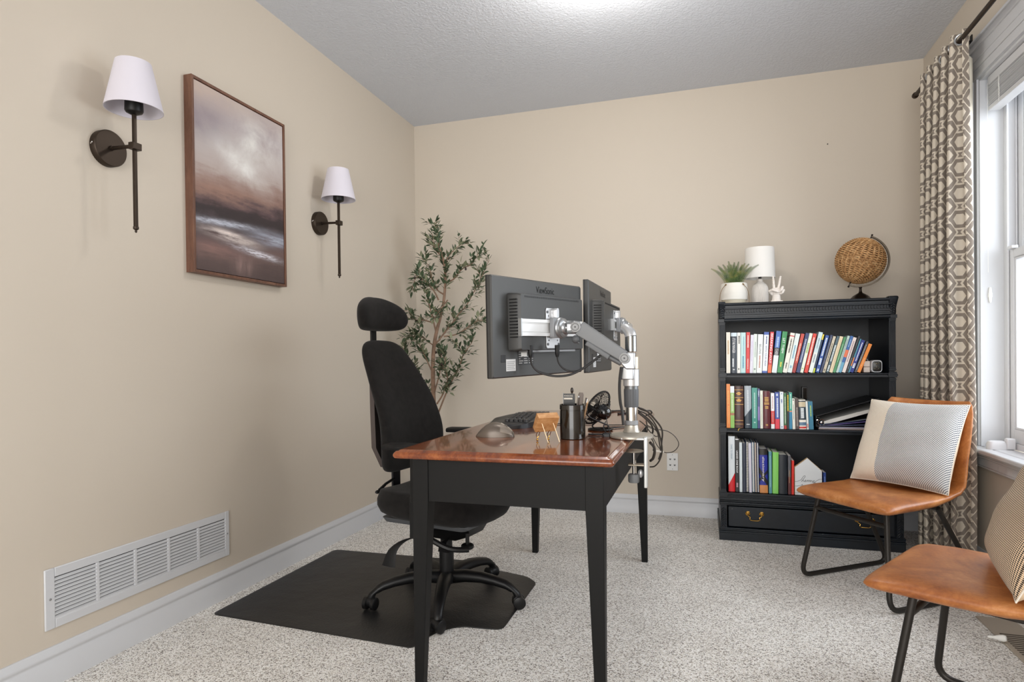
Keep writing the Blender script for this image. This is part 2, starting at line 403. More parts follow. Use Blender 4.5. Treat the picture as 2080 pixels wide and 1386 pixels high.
def curtain():
    r=thing('window_curtain','grey and cream lattice patterned curtain hanging on the rod in the corner','curtain',(0,0,0))
    M=curtain_mat();y0,y1=3.25,3.80;N=150
    nf=5.5
    def pt(s,z):
        t=s/N;k=(2.49-z)/2.47
        y=y1+(y0-y1)*t
        amp=.026+.016*min(1,k*3)
        ph=2*math.pi*nf*t+.5*math.sin(3*t+2*k)
        x=1.128+amp*math.sin(ph)+.012*math.sin(7*t+3*k)*k
        y+=.020*math.sin(2*ph+.8)*(.5+k)
        # gather of the stack toward the middle
        y=3.525+(y-3.525)*(1-.10*math.sin(math.pi*min(1,k*1.2))) 
        return V((x,y,z))
    zs=[2.492-.01*i for i in range(4)]+[2.45-2.435*i/44 for i in range(45)]
    vs=[];uvs=[];fs=[]
    L=[0]
    for s in range(1,N+1): L.append(L[-1]+(pt(s,1.3)-pt(s-1,1.3)).length)
    for z in zs:
        for s in range(N+1): vs.append(pt(s,z));uvs.append((L[s]*1.0,z))
    for i in range(len(zs)-1):
        for s in range(N): a=i*(N+1)+s;fs.append((a,a+1,a+N+2,a+N+1))
    b=MB();b.add(vs,fs,uvs);o=b.build('curtain_panel',M,r,ang=180)
    so=o.modifiers.new('thick','SOLIDIFY');so.thickness=.0012
    # white lining strip seen at the window side
    b=MB();vs=[];fs=[]
    for i in range(30):
        z=2.38-2.19*i/29
        vs+=[V((1.165,y0+.04,z)),V((1.19,y0+.075,z)),V((1.20,y0+.12,z))]
    for i in range(29):
        for k in (0,1): a=i*3+k;fs.append((a,a+1,a+4,a+3))
    b.add(vs,fs);o=b.build('lining',mat('#f0ead9',.9,name='cream_lining'),r);so=o.modifiers.new('thick','SOLIDIFY');so.thickness=.001
    # grommets around the rod
    for i in range(6):
        yy=y0+.03+i*.095
        b=MB();R=Euler((math.pi/2,0,.5 if i%2 else -.5)).to_matrix()
        b.tube([V((1.13,yy,2.455))+R@V((.024*math.cos(a),.024*math.sin(a),0)) for a in [2*math.pi*k/16 for k in range(16)]],.004,6,closed=True)
        b.build('grommet',M_SILVER,r)
curtain()
def rod():
    r=thing('curtain_rod','dark bronze curtain rod along the top of the window wall','curtain rod',(0,0,0))
    b=MB();b.cyl((1.13,1.0,2.455),(1.13,3.90,2.455),.0105,n=16);b.build('rod',M_BRONZE,r)
    b=MB();b.lathe([(.011,0),(.016,.006),(.016,.02),(.008,.03),(0,.032)],(1.13,3.895,2.455),Euler((-math.pi/2,0,0)).to_matrix(),16);b.build('finial',M_BRONZE,r)
    for yy in (3.46,1.2):
        b=MB();b.box((1.2325,yy,2.52),(.005,.022,.05));b.box((1.18,yy,2.505),(.10,.010,.010));b.box((1.133,yy,2.482),(.008,.012,.05));b.box((1.2,yy,2.515),(.06,.010,.01));b.build('bracket',mat('#1c1a18',.45,.5),r,bevel=.001)
    b=MB();b.box((1.19,3.875,2.44),(.085,.012,.014));b.box((1.231,3.875,2.44),(.007,.03,.05));b.build('bracket',mat('#1c1a18',.45,.5),r,bevel=.001)
rod()
# ================================================================ wall things
def grille():
    r=thing('return_air_grille','long white slotted return air grille low on the left wall','vent',(XL,1.4225,.18))
    W,H=.798,.195
    b=MB()
    frame_yz(b,0,.007,0,W,0,H,.032,.024,.03,.03)
    xs=[.032+i*(W-.056)/5 for i in range(6)]
    for y in xs[1:-1]: b.bb((.0004,y-.0065,.0302),(.0068,y+.0065,H-.0302))
    b.build('frame',M_TRIM,r,bevel=.0025)
    b=MB()
    n=11;dz=(H-.06)/n
    for i in range(n):
        z=.03+dz*i
        b.bb((.003,.03,z),(.0065,W-.022,z+dz*.42))
        R=Euler((0,math.radians(-38),0)).to_matrix()
        b.box((.001,W/2,z+dz*.62),(.0015,W-.05,dz*.8),R)
    b.build('slats',M_TRIM,r)
    b=MB();b.bb((-.0005+.0008,.03,.028),(.0012,W-.02,H-.028));b.build('dark_backing',mat('#3f3f40',.8),r)
    for y in (.016,W-.012):
        b=MB();b.lathe([(.004,0),(.004,.001),(.0,.0022)],(.007,y,H/2),Euler((0,math.pi/2,0)).to_matrix(),10);b.build('screw',M_SILVER,r)
grille()
def outlet():
    r=thing('wall_jack_plate','small white four port jack plate on the back wall under the cables','wall plate',(-.192,YB,.349))
    b=MB();b.box((0,-.003,0),(.070,.006,.114));b.build('plate',mat('#eceded',.3),r,bevel=.002,seg=3)
    for x in (-.014,.014):
        for z in (.016,-.022):
            b=MB();b.prism([(-.006,.005),(.006,.005),(.006,-.001),(.003,-.001),(.003,-.005),(-.003,-.005),(-.003,-.001),(-.006,-.001)],(x,-.0062,z),(1,0,0),(0,0,1),.0006);b.build('port',mat('#6a6c6e',.6),r)
    for z in (.046,-.046):
        b=MB();b.cyl((0,-.0075,z),(0,-.005,z),.0028,n=10);b.build('screw',M_SILVER,r)
outlet()
def sconce(y,zoff,label):
    r=thing('wall_sconce',label,'wall lamp',(XL,y,1.79+zoff))
    R=Euler((0,math.pi/2,0)).to_matrix()
    b=MB();b.lathe([(.0,0),(.063,0),(.063,.022),(.0605,.025),(0,.025)],(0,.0,0),R,48);b.build('backplate',M_BRONZE,r,ang=40)
    b=MB();b.cyl((.02,-.0,0),(.13,0,-.004),.0065,n=16);b.cyl((.024,0,0),(.034,0,0),.009,n=16);b.build('arm',M_BRONZE,r)
    b=MB();b.box((.132,0,-.006),(.024,.034,.024));b.build('joint',M_BRONZE,r,bevel=.0015)
    b=MB();b.box((.13,0,-.09),(.011,.011,.39));b.build('rod',M_BRONZE,r,bevel=.001)
    b=MB();b.lathe([(.0,-.018),(.004,-.014),(.0035,-.008),(.009,-.004),(.009,.004),(.005,.006)],(.13,0,-.288),None,14);b.build('finial',M_BRONZE,r)
    b=MB();b.lathe([(.010,0),(.026,.008),(.029,.014),(.028,.052),(.030,.056),(.030,.064)],(.13,0,.104),None,28);b.build('socket',M_BLACKP,r)
    # fabric shade: open cone with wall thickness
    t=NT('white_lamp_shade');v=t.coord();t.p(col='#d8d4de',rough=.8,sss=.0)
    t.bump(t.noise(v,700,1),.15,.0003)
    b=MB();zb,zt=.120,.283;rb,rt=.091,.056
    b.lathe([(rb,zb),(rt,zt),(rt-.003,zt),(rb-.003,zb),(rb,zb)],(.13,0,0),None,56,caps=False);b.build('shade',t.m,r,ang=40)
    b=MB()
    for k in range(3):
        a=2*math.pi*k/3+.5;b.tube([(.13+.025*math.cos(a),.025*math.sin(a),.168),(.13+(rb-.016)*math.cos(a),(rb-.016)*math.sin(a),.168)],.0013,6)
    b.tube([(.13+.033*math.cos(a),.033*math.sin(a),.168) for a in [2*math.pi*i/20 for i in range(20)]],.0018,6,closed=True)
    b.build('shade_frame',M_SILVER2,r)
    b=MB();b.cyl((.008,-.0632,.0),(.008,-.064,0),.003,n=8);b.ell((.012,-.0625,.004),(.003,.002,.003));b.build('screw',M_CHROME,r)
sconce(1.665,0,'wall sconce left of the painting, larger in view, bronze with white cone shade')
sconce(2.922,-.006,'wall sconce right of the painting, nearer the corner, bronze with white cone shade')
def painting():
    r=thing('framed_painting','tall abstract cloudy seascape painting in a thin brown wood frame','painting',(XL,2.012,1.40))
    W,H,D=.584,.803,.04
    fm=wood('walnut_frame','#4a3026','#6d4a3a','#84604c',.45,(8,8,1.2))
    b=MB();t=.012
    frame_yz(b,0,D,0,W,0,H,t,t,t,t);b.build('frame',fm,r,bevel=.0008)
    m=NT('painted_seascape');tc=m.n('ShaderNodeTexCoord');sp=m.n('ShaderNodeSeparateXYZ');m.t.links.new(tc.outputs['Object'],sp.inputs[0])
    u=m.math('DIVIDE',sp.outputs[1],W);v=m.math('DIVIDE',sp.outputs[2],H)
    def mapped(sy,sz,rx=0):
        q=m.n('ShaderNodeMapping');m.t.links.new(tc.outputs['Object'],q.inputs[0]);q.inputs['Scale'].default_value=(1,sy,sz);q.inputs['Rotation'].default_value=(rx,0,0);return q
    mp=mapped(1.6,12,.02);n1=m.noise(mp.outputs[0],2.4,8,.68,.25)      # sideways brush strokes
    mp2=mapped(3.4,3.8);n2=m.noise(mp2.outputs[0],1.5,9,.62,.35)       # soft clouds
    mp3=mapped(12,3);n3=m.noise(mp3.outputs[0],2.0,6,.6)
    mp4=mapped(5,30,.03);n4=m.noise(mp4.outputs[0],4,5,.7)            # bristle marks
    vv=m.math('ADD',v,m.math('MULTIPLY',m.math('SUBTRACT',n1,.5),.15))
    vv=m.math('ADD',vv,m.math('MULTIPLY',m.math('SUBTRACT',n2,.5),.16))
    vv=m.math('ADD',vv,m.math('MULTIPLY',m.math('SUBTRACT',u,.5),-.06))
    vv=m.math('ADD',vv,m.math('MULTIPLY',m.math('SUBTRACT',n4,.5),.03))
    g=m.ramp(vv,[(0,'#4c3d3d'),(.08,'#5a4947'),(.15,'#6b5552'),(.21,'#5b4a4a'),(.28,'#4a3e42'),(.335,'#2e2427'),(.375,'#33272b'),(.42,'#5c484a'),(.465,'#8a6d63'),(.52,'#9d857c'),(.58,'#b3a5a0'),(.70,'#bdb3b0'),(.84,'#ab9fa2'),(1,'#bfb0a8')])
    def blob(cu,cv,ru,rv,tilt=0.):
        du=m.math('SUBTRACT',u,cu);dv=m.math('ADD',m.math('SUBTRACT',v,cv),m.math('MULTIPLY',du,tilt))
        a=m.math('DIVIDE',du,ru);c=m.math('DIVIDE',dv,rv)
        q=m.math('ADD',m.math('MULTIPLY',a,a),m.math('MULTIPLY',c,c))
        return m.math('POWER',2.718,m.math('MULTIPLY',q,-1.1))
    def nb(e,n,k=2.2,th=.45):
        f=m.math('ADD',m.math('MULTIPLY',m.math('SUBTRACT',n,th),k),.55)
        return m.math('MULTIPLY',e,f,clamp=True)
    g=m.mix(nb(blob(.15,.80,.34,.12),n2,3,.5),g,'#8c8088')
    g=m.mix(nb(blob(.70,.80,.34,.13,-.1),n2,4,.47),g,'#e0deda')
    g=m.mix(nb(blob(.46,.64,.22,.07,.25),n2,4,.46),g,'#e4e2df')
    g=m.mix(nb(blob(.05,.97,.3,.07),n2,3,.5),g,'#c9b3a4')
    g=m.mix(nb(blob(.25,.45,.4,.045,-.05),n1,3,.5),g,'#9a7768')
    g=m.mix(nb(blob(.28,.288,.34,.016,-.05),n4,4,.40),g,'#b9bdca')
    g=m.mix(nb(blob(.86,.27,.26,.035,.0),n1,4,.45),g,'#b4bbcc')
    g=m.mix(nb(blob(.36,.225,.24,.026,.04),n1,5,.45),g,'#f0e2dc')
    g=m.mix(nb(blob(.66,.165,.24,.018,.05),n4,5,.45),g,'#d8d6df')
    g=m.mix(nb(blob(.20,.14,.25,.04),n1,3,.5),g,'#8d6c66')
    g=m.mix(nb(blob(.50,.08,.10,.05),n3,3,.5),g,'#957b77')
    m.p(col=g,rough=.5);m.bump(m.noise(mp2.outputs[0],120,3),.15,.0005)
    b=MB();b.bb((.012,t+.003,t+.003),(D-.004,W-t-.003,H-t-.003));b.build('canvas',m.m,r)
painting()
def register():
    r=thing('floor_register','beige metal floor register beside the window wall with dark louvres','floor vent',(1.012,2.30,0))
    m=mat('#b3a99b',.45,.2,name='beige_metal');b=MB();b.bb((0,0,0),(.125,.53,.006))
    b.build('plate',m,r,bevel=.0025)
    b=MB()
    for i in range(20):
        y=.372-.0165*i
        b.bb((.018,y-.0065,.0055),(.108,y,.0068))
    b.build('louvre_slots',mat('#3a332b',.7),r)
register()
b=MB();b.lathe([(0,0),(.009,.002),(.012,.010),(.010,.022),(.005,.038),(.0045,.055),(0,.056)],(0,0,0),Euler((math.radians(100),0,math.radians(-120))).to_matrix(),16)
o=b.build('teardrop_pull',M_WHITE);o.location=(1.022,2.59,.021);tag(o,'small white teardrop cord pull lying on the floor register','cord pull')
# ================================================================ bookcase
def bookcase_mat():
    t=NT('glossy_blue_black_paint');v=t.coord()
    n=t.noise(v,5,5,.6,.5);c=t.ramp(n,[(.3,'#080c12'),(.7,'#0f1923')])
    w=t.noise(v,45,3,.7);wear=t.ramp(w,[(.745,(0,0,0,1)),(.765,(1,1,1,1))])
    c=t.mix(wear,c,'#8d8f8d')
    t.p(col=c,rough=.38,coat=.12,crough=.2,spec=.4);return t.m
M_BC=bookcase_mat()
BX0,BX1,BYF,BYB=.088,.966,3.655,4.098
def bookcase():
    r=thing('bookcase','blue-black painted wooden bookcase with carved corners against the back wall','bookcase',(0,0,0))
    for xa,xb in ((BX0,BX0+.037),(BX1-.037,BX1)):
        b=MB();b.bb((xa+.006,BYF+.012,.06),(xb-.006,BYB,1.30));b.build('side_panel',M_BC,r)
        # fluted pilaster front in three storeys, with capitals
        b=MB();m=(xa+xb)/2
        for za,zb in ((.285,.585),(.655,.89),(.965,1.205)):
            b.bb((xa+.003,BYF+.004,za-.02),(xb-.003,BYF+.014,zb+.02))
            for k in range(4): 
                x=m-.0105+.007*k;b.cyl((x,BYF+.004,za),(x,BYF+.004,zb),.0023,n=8)
            for zz,wd,hh in ((zb+.004,.031,.005),(zb+.012,.034,.006),(za-.005,.031,.005),(za-.013,.034,.006)): b.bb((m-wd/2,BYF-.001,zz-hh/2),(m+wd/2,BYF+.014,zz+hh/2))
        for zz in (.616,.924,.255):
            b.bb((m-.020,BYF-.004,zz-.012),(m+.020,BYF+.014,zz+.012));b.bb((m-.0225,BYF-.007,zz-.004),(m+.0225,BYF+.014,zz+.004));b.bb((m-.018,BYF-.002,zz+.012),(m+.018,BYF+.014,zz+.017))
        b.build('pilaster',M_BC,r,bevel=.0008)
    b=MB();b.bb((BX0+.03,BYB-.012,.06),(BX1-.03,BYB-.002,1.30));b.build('back_panel',M_BC,r)
    for z in (.924,.6155):
        b=MB();b.bb((BX0+.037,BYF+.004,z-.011),(BX1-.037,BYB-.012,z+.0112));b.cyl((BX0+.037,BYF+.006,z+.006),(BX1-.037,BYF+.006,z+.006),.006,n=12);b.build('shelf',M_BC,r,bevel=.001)
    b=MB();b.bb((BX0+.037,BYF+.004,.238),(BX1-.037,BYB-.012,.267))
    for z,h,o in ((.262,.010,.006),(.247,.008,.002),(.232,.012,.008),(.219,.008,.003),(.209,.010,.010),(.198,.008,.001)): b.bb((BX0-.002-o*.2,BYF-o,z-h/2),(BX1+.012+o*.2,BYF+.02,z+h/2))
    b.bb((BX0,BYF+.003,.20),(BX1+.01,BYF+.03,.258))
    b.build('bottom_shelf',M_BC,r,bevel=.0022)
    # cornice
    b=MB()
    b.bb((BX0+.004,BYF+.004,1.300),(BX1-.004,BYB,1.326));
    x0,x1=BX0+.03,BX1-.03
    for za,zb,o in ((1.314,1.328,-.016),(1.300,1.314,-.008),(1.294,1.300,-.014),(1.271,1.294,.0),(1.262,1.271,-.008),(1.250,1.262,-.003),(1.241,1.250,-.010),(1.222,1.241,-.004)): b.bb((x0,BYF+o,za),(x1,BYF+.035,zb))
    b.cyl((x0,BYF-.014,1.3205),(x1,BYF-.014,1.3205),.0072,n=12);b.cyl((x0,BYF-.006,1.232),(x1,BYF-.006,1.232),.0085,n=12)
    b.build('cornice',M_BC,r,bevel=.001)
    b=MB();n=56
    for i in range(n):
        x=x0+.006+(x1-x0-.012)*(i+.5)/n;b.box((x,BYF-.003,1.2825),(.0072,.009,.016))
    b.build('dentil_moulding',M_BC,r,bevel=.0012)
    for xa,xb in ((BX0-.001,BX0+.036),(BX1-.036,BX1+.001)):
        m=(xa+xb)/2;b=MB();sx=1 if m>.5 else .55
        rings=[]
        for z,w,o in ((1.240,.033,.001),(1.255,.034,.005),(1.272,.035,.003),(1.292,.037,.012),(1.312,.041,.022),(1.326,.046,.026),(1.334,.044,.022),(1.337,.036,.012)):
            w=w if m>.5 else min(w,.037);rings.append([V((m+x,BYF+.02-o/2+y*(1),z)) for x,y in rrect(w,.036+o,.008)])
        b.ring(rings)
        b.bb((m-.0195,BYF-.006,1.222),(m+.0195,BYF+.03,1.240))
        for k in range(6):
            z=1.248+.013*k;a=.5 if k%2 else -.5
            b.ell((m-.006*sx,BYF-.004-.002*k*.9,z),(.0045,.004,.010),Euler((0,.8,0)).to_matrix(),8,6);b.ell((m+.006*sx,BYF-.004-.002*k*.9,z+.004),(.0045,.004,.010),Euler((0,-.8,0)).to_matrix(),8,6)
        b.build('carved_corner',M_BC,r,bevel=.001)
    # base with drawer
    bx0,bx1=.086,.997
    b=MB();b.bb((bx0+.004,BYF-.004,.058),(bx0+.038,BYB,.205));b.build('base_side',M_BC,r)
    b=MB();b.bb((bx1-.038,BYF-.004,.058),(bx1-.004,BYB,.205));b.build('base_side',M_BC,r)
    for m in (bx0+.021,bx1-.021):
        b=MB();b.bb((m-.016,BYF-.010,.070),(m+.016,BYF-.002,.195))
        for k in range(8):
            for s in (-1,1): b.ell((m+s*.006,BYF-.011,.082+.0135*k),(.0035,.004,.0115),Euler((0,-s*.65,0)).to_matrix(),8,6)
        b.build('carved_panel',M_BC,r)
    b=MB();b.bb((bx0+.045,BYF-.006,.078),(bx1-.045,BYF+.014,.190));dr=b.build('drawer',M_BC,r,bevel=.003)
    for cx in (.269,.811):
        b=MB();F=Euler((math.pi/2,0,0)).to_matrix();y=BYF-.006
        for dx in (-.036,.036):
            b.lathe([(0,0),(.0125,.001),(.0125,.003),(.009,.005),(.006,.006),(.0055,.012),(.003,.014),(0,.0145)],(cx+dx,y,.157),F,18)
        b.tube(smoothpath([(cx-.036,y-.012,.152),(cx-.032,y-.014,.142),(cx-.024,y-.015,.139),(cx-.026,y-.016,.128),(cx-.018,y-.016,.122),(cx,y-.016,.121),(cx+.018,y-.016,.122),(cx+.026,y-.016,.128),(cx+.024,y-.015,.139),(cx+.032,y-.014,.142),(cx+.036,y-.012,.152)],3),.0026,8)
        b.build('handle',M_BRASS,dr)
    b=MB()
    for za,zb,o in ((.0,.044,.012),(.044,.054,.016),(.054,.064,.010),(.064,.072,.014)): b.bb((bx0-o*.3,BYF-o,za),(bx1+o*.3,BYB,zb))
    b.build('plinth',M_BC,r,bevel=.002)
bookcase()
# ================================================================ books
SX={1:.9355,2:.6272,3:.2678}
def bar_marks(name,mat_,parent,w,h,spec,seed,d=-.0006):
    """rows of unreadable small print on a spine: spec=list of (z0,z1,width frac, xoff)"""
    rnd=random.Random(seed);b=MB()
    for z0,z1,wf,xo in spec:
        z=z1*h
        while z>z0*h:
            L=rnd.uniform(.004,.010);L=min(L,z-z0*h+.002)
            if L<.0015:break
            xx=w/2+xo*w
            b.add([(xx-wf*w/2,d,z-L),(xx+wf*w/2,d,z-L),(xx+wf*w/2,d,z),(xx-wf*w/2,d,z)],[(0,1,2,3)])
            z-=L+.0022
    if b.v: b.build(name,mat_,parent,smooth=False)
def book(shelf,x0,w,h,lean,col,label,bands=(),title=None,marks=None,mcol='#222222',depth=.155,y=3.672,hard=False,tcol='#ffffff',group=None,dx=0,round_=False,name='book'):
    th=math.radians(lean);w=max(.005,w-.0008);rnd=random.Random(int(x0*1e5))
    r=thing(name,label,name.replace('_',' '),(0,0,0),0,group)
    z=SX[shelf]+.0006
    if lean>=0: piv=V((x0+w*math.cos(th),y,z));off=-w
    else: piv=V((x0,y,z));off=0
    r.location=piv;r.rotation_euler=(0,th,0)
    rough=.35
    t=NT('cover_'+name);tc=t.n('ShaderNodeTexCoord');sp=t.n('ShaderNodeSeparateXYZ');t.t.links.new(tc.outputs['Object'],sp.inputs[0])
    c=srgb(col)
    col_s=None
    for (za,zb,cc,slant) in bands:
        zz=t.math('DIVIDE',sp.outputs[2],h)
        if slant: zz=t.math('ADD',zz,t.math('MULTIPLY',t.math('DIVIDE',sp.outputs[0],w),slant))
        f=t.math('MULTIPLY',t.math('GREATER_THAN',zz,za),t.math('LESS_THAN',zz,zb))
        col_s=t.mix(f,col_s if col_s is not None else c,srgb(cc))
    t.p(col=col_s if col_s is not None else c,rough=rough,coat=.15)
    ct=.0022 if (hard or w>.02) else .0009
    b=MB();b.M=Matrix.Translation((off,0,0))
    if round_ or w>.03:
        sp_=[(0,.003),(w*.18,.0007),(w*.5,-.0002),(w*.82,.0007),(w,.003),(w,.003+ct),(0,.003+ct)]
        b.add([V((a,c_,0)) for a,c_ in sp_]+[V((a,c_,h)) for a,c_ in sp_],[tuple(reversed(range(7))),tuple(range(7,14))]+[(i,(i+1)%7,7+(i+1)%7,7+i) for i in range(7)])
        b.bb((0,.003+ct,0),(ct,depth,h));b.bb((w-ct,.003+ct,0),(w,depth,h))
    else:
        b.bb((0,0,0),(w,ct,h));b.bb((0,ct,0),(ct,depth,h));b.bb((w-ct,ct,0),(w,depth,h))
    b.build('cover',t.m,r)
    ins=.003 if ct>.002 else .0004
    b=MB();b.M=Matrix.Translation((off,0,0));b.bb((ct,ct+.003,ins),(w-ct,depth-ins-.001,h-ins));b.build('pages',M_PAPER,r)
    if title:
        for (s,zc,ln,hf,tc_,xo) in title:
            text_mesh(s,'title',mat(tc_,.5),r,(off+w*(.5+xo),(-.0002 if w>.03 else 0),zc*h),(0,0,-1),(1,0,0),width=ln*h,height=hf*w,depth=.0005)
    if marks:
        o=MB();mm=mat(mcol,.5)
        rr=random.Random(int(x0*1e4)+7)
        for z0,z1,wf,xo in marks:
            zz=z1*h
            while zz>z0*h+.002:
                L=min(rr.uniform(.003,.007),zz-z0*h);xx=off+w*(.5+xo)
                o.add([(xx-wf*w/2,-.0007,zz-L),(xx+wf*w/2,-.0007,zz-L),(xx+wf*w/2,-.0007,zz),(xx-wf*w/2,-.0007,zz)],[(0,1,2,3)])
                zz-=L+.0018
        o.build('spine_lettering',mm,r,smooth=False)
    return r
G1='books on the top shelf';G2='books on the middle shelf';G3='books and notebooks on the bottom shelf'
B1=[
(.128,.022,.230,.2,'#e6e0d2',"cream spined book first from the left on the top shelf",(),None,[(.45,.8,.35,0)],'#c9a87e'),
(.152,.032,.227,.5,'#3e4650',"slate book lettered IT'S THE MANAGER with a pale blue top",((.91,1,'#d5e4ee',0),),[("IT'S THE MANAGER",.68,.36,.5,'#f2f2f2',0)],[(.16,.36,.28,-.12),(.06,.10,.3,0)],'#dfe3e6'),
(.185,.018,.227,.5,'#e9e9e2',"thin off white paperback right of the slate book",(),None,[(.72,.92,.4,.1),(.08,.12,.4,0)],'#51504c'),
(.204,.027,.227,.5,'#b9dbdb',"pale aqua book between off white and red books",((0,.02,'#8fd0d2',0),),None,[(.12,.42,.3,0),(.45,.9,.12,.1)],'#4e93b4'),
(.231,.020,.228,1.0,'#d3151c',"bright red upright paperback on the top shelf, fifth from the left",(),None,[(.62,.92,.4,0),(.1,.35,.25,0)],'#f3cfc6'),
(.251,.017,.213,1.9,'#dcd9e6',"pale lavender thin book right of the bright red one",(),None,[(.3,.85,.15,0)],'#b9a9d0'),
(.268,.018,.217,1.8,'#dbe6de',"pale green white thin book right of the lavender one",(),None,[(.08,.12,.5,0),(.4,.8,.15,0)],'#5b6d64'),
(.287,.028,.215,2.4,'#e6ebea',"white book lettered SELLING on its spine",(),[("SELLING",.62,.26,.36,'#5b5f60',0)],[(.12,.45,.25,0)],'#c98a7a'),
(.316,.026,.227,3.0,'#e8ecef',"white book with blue bands lettered WITH YOUR HEAD",((.93,1,'#2d55a8',0),(0,.05,'#2d55a8',0)),[("WITH YOUR HEAD",.42,.5,.32,'#3b4b86',.05)],[(.7,.9,.22,.05)],'#4a5f92'),
(.344,.019,.227,4.0,'#d0202a',"red book lettered BREAKING AWAY with an orange foot",((0,.2,'#e2622a',0),),[("BREAKING AWAY",.60,.72,.62,'#ffffff',0)],None,'#ffffff'),
(.365,.026,.231,6.4,'#dfe8e8',"blue topped book lettered CASES with a white foot",((.42,.6,'#2a2c38',0),(.6,1,'#2c64b4',0)),[("CASES",.50,.14,.5,'#f4f4f4',0)],[(.62,.86,.4,0)],'#bcd4f0'),
(.393,.026,.228,7.3,'#238a4b',"green hardback lettered LET THEM",(),[("LET THEM",.66,.36,.42,'#ffffff',0)],[(.14,.26,.3,0)],'#e7e05a'),
(.420,.023,.221,11.0,'#e9e7db',"leaning cream book with a red dot near its top",((.91,.935,'#c4202a',0),),None,[(.5,.85,.3,0),(.1,.25,.3,0)],'#4c4c48'),
(.444,.023,.217,11.7,'#dce6e3',"leaning pale aqua white book right of the red dot book",(),None,[(.35,.7,.3,0),(.12,.18,.4,0)],'#6ea8c4'),
(.468,.017,.217,12.8,'#c6473a',"leaning brick red book left of the navy one",((0,.25,'#a22c2a',0),),None,[(.3,.75,.35,0)],'#f0c9b8'),
(.488,.019,.220,13.2,'#27386a',"leaning navy book between brick red and speckled white",(),None,[(.25,.85,.3,0)],'#c2cbe0'),
(.508,.016,.219,13.0,'#e4ead9',"leaning white book with green flecks",(),None,[(.5,.75,.6,0),(.08,.12,.5,0)],'#a9c26e'),
(.528,.018,.216,12.6,'#d93a2e',"leaning orange red book in the middle of the top shelf",(),None,[(.2,.9,.42,0)],'#f6d9cf'),
(.550,.021,.224,13.7,'#c9dfe3',"tallest leaning pale blue white book",((.0,.5,'#e3ebe6',0),),None,[(.6,.85,.25,0),(.25,.45,.35,0)],'#8b9dab'),
(.572,.008,.213,13.6,'#233a58',"very thin leaning book with a yellow top",((.86,1,'#e5cf3f',0),(0,.12,'#c9d640',0)),None,None,'#fff'),
(.584,.018,.207,14.6,'#24509a',"leaning royal blue book with white lettering marks",(),None,[(.45,.93,.45,0),(.2,.38,.6,0),(.04,.1,.5,0)],'#e3ecf5'),
(.605,.012,.209,15.0,'#2c3a5c',"thin leaning dark blue grey book",(),None,[(.25,.95,.2,.2)],'#8b93a6'),
(.619,.014,.202,15.5,'#c9bfa9',"leaning beige paperback left of the teal grey book",(),None,[(.3,.8,.3,0),(.04,.1,.4,0)],'#6d6353'),
(.636,.013,.203,15.8,'#46606b',"leaning teal grey book with pale print",(),None,[(.3,.75,.6,0),(.04,.2,.6,0)],'#dfe8e6'),
(.651,.017,.200,15.6,'#e3d2b0',"leaning sand coloured book",(),None,[(.1,.9,.12,.15)],'#b9a178'),
(.669,.013,.197,16.2,'#4c9060',"leaning mid green book beside the sand coloured one",(),None,[(.3,.8,.2,0)],'#b9d6b4'),
(.684,.012,.204,16.5,'#bcd3ce',"leaning pale aqua grey paperback",(),None,[(.3,.9,.35,0)],'#7b8f86'),
(.696,.015,.203,17.2,'#2e62a2',"leaning blue book with an orange patch",((.42,.62,'#e3734c',0),(.0,.28,'#6aa9c6',0)),None,[(.7,.9,.3,0)],'#9cc0e0'),
(.713,.017,.194,16.8,'#e9dcd6',"leaning blush white book",(),None,[(.3,.9,.3,0)],'#9d7d88'),
(.732,.010,.203,17.4,'#2e2f33',"leaning thin black book standing above its neighbours",(),None,[(.1,.4,.4,0)],'#6b8ca0'),
(.743,.007,.188,18.0,'#4a90a6',"leaning very thin teal book",((.2,.45,'#d98a54',0),),None,None,'#fff'),
(.7505,.018,.180,18.8,'#1b2f86',"leaning deep blue book second widest at the right end",(),None,[(.35,.92,.28,0),(.12,.28,.6,0)],'#e9edf6'),
(.7715,.012,.173,19.8,'#43454c',"leaning charcoal paperback beside the orange one",(),None,[(.1,.9,.4,0)],'#a9a49d'),
(.785,.017,.160,20.9,'#ee8a2c',"leaning orange book last on the right of the top shelf",(),None,[(.2,.5,.2,0)],'#f6c68c'),
]
def place_books():
    # leaning books only touch: push each a hair so that they do not cut into the one on their left
    for i,(x0,w,h,lean,col,label,bands,title,marks,mc) in enumerate(B1):
        book(1,x0,w*.985,h,lean,col,label,bands,title,marks,mc,group=G1,depth=.14+.012*((i*7)%3),y=3.672+.0008*((i*5)%4))
place_books()
gold='#c99b55'
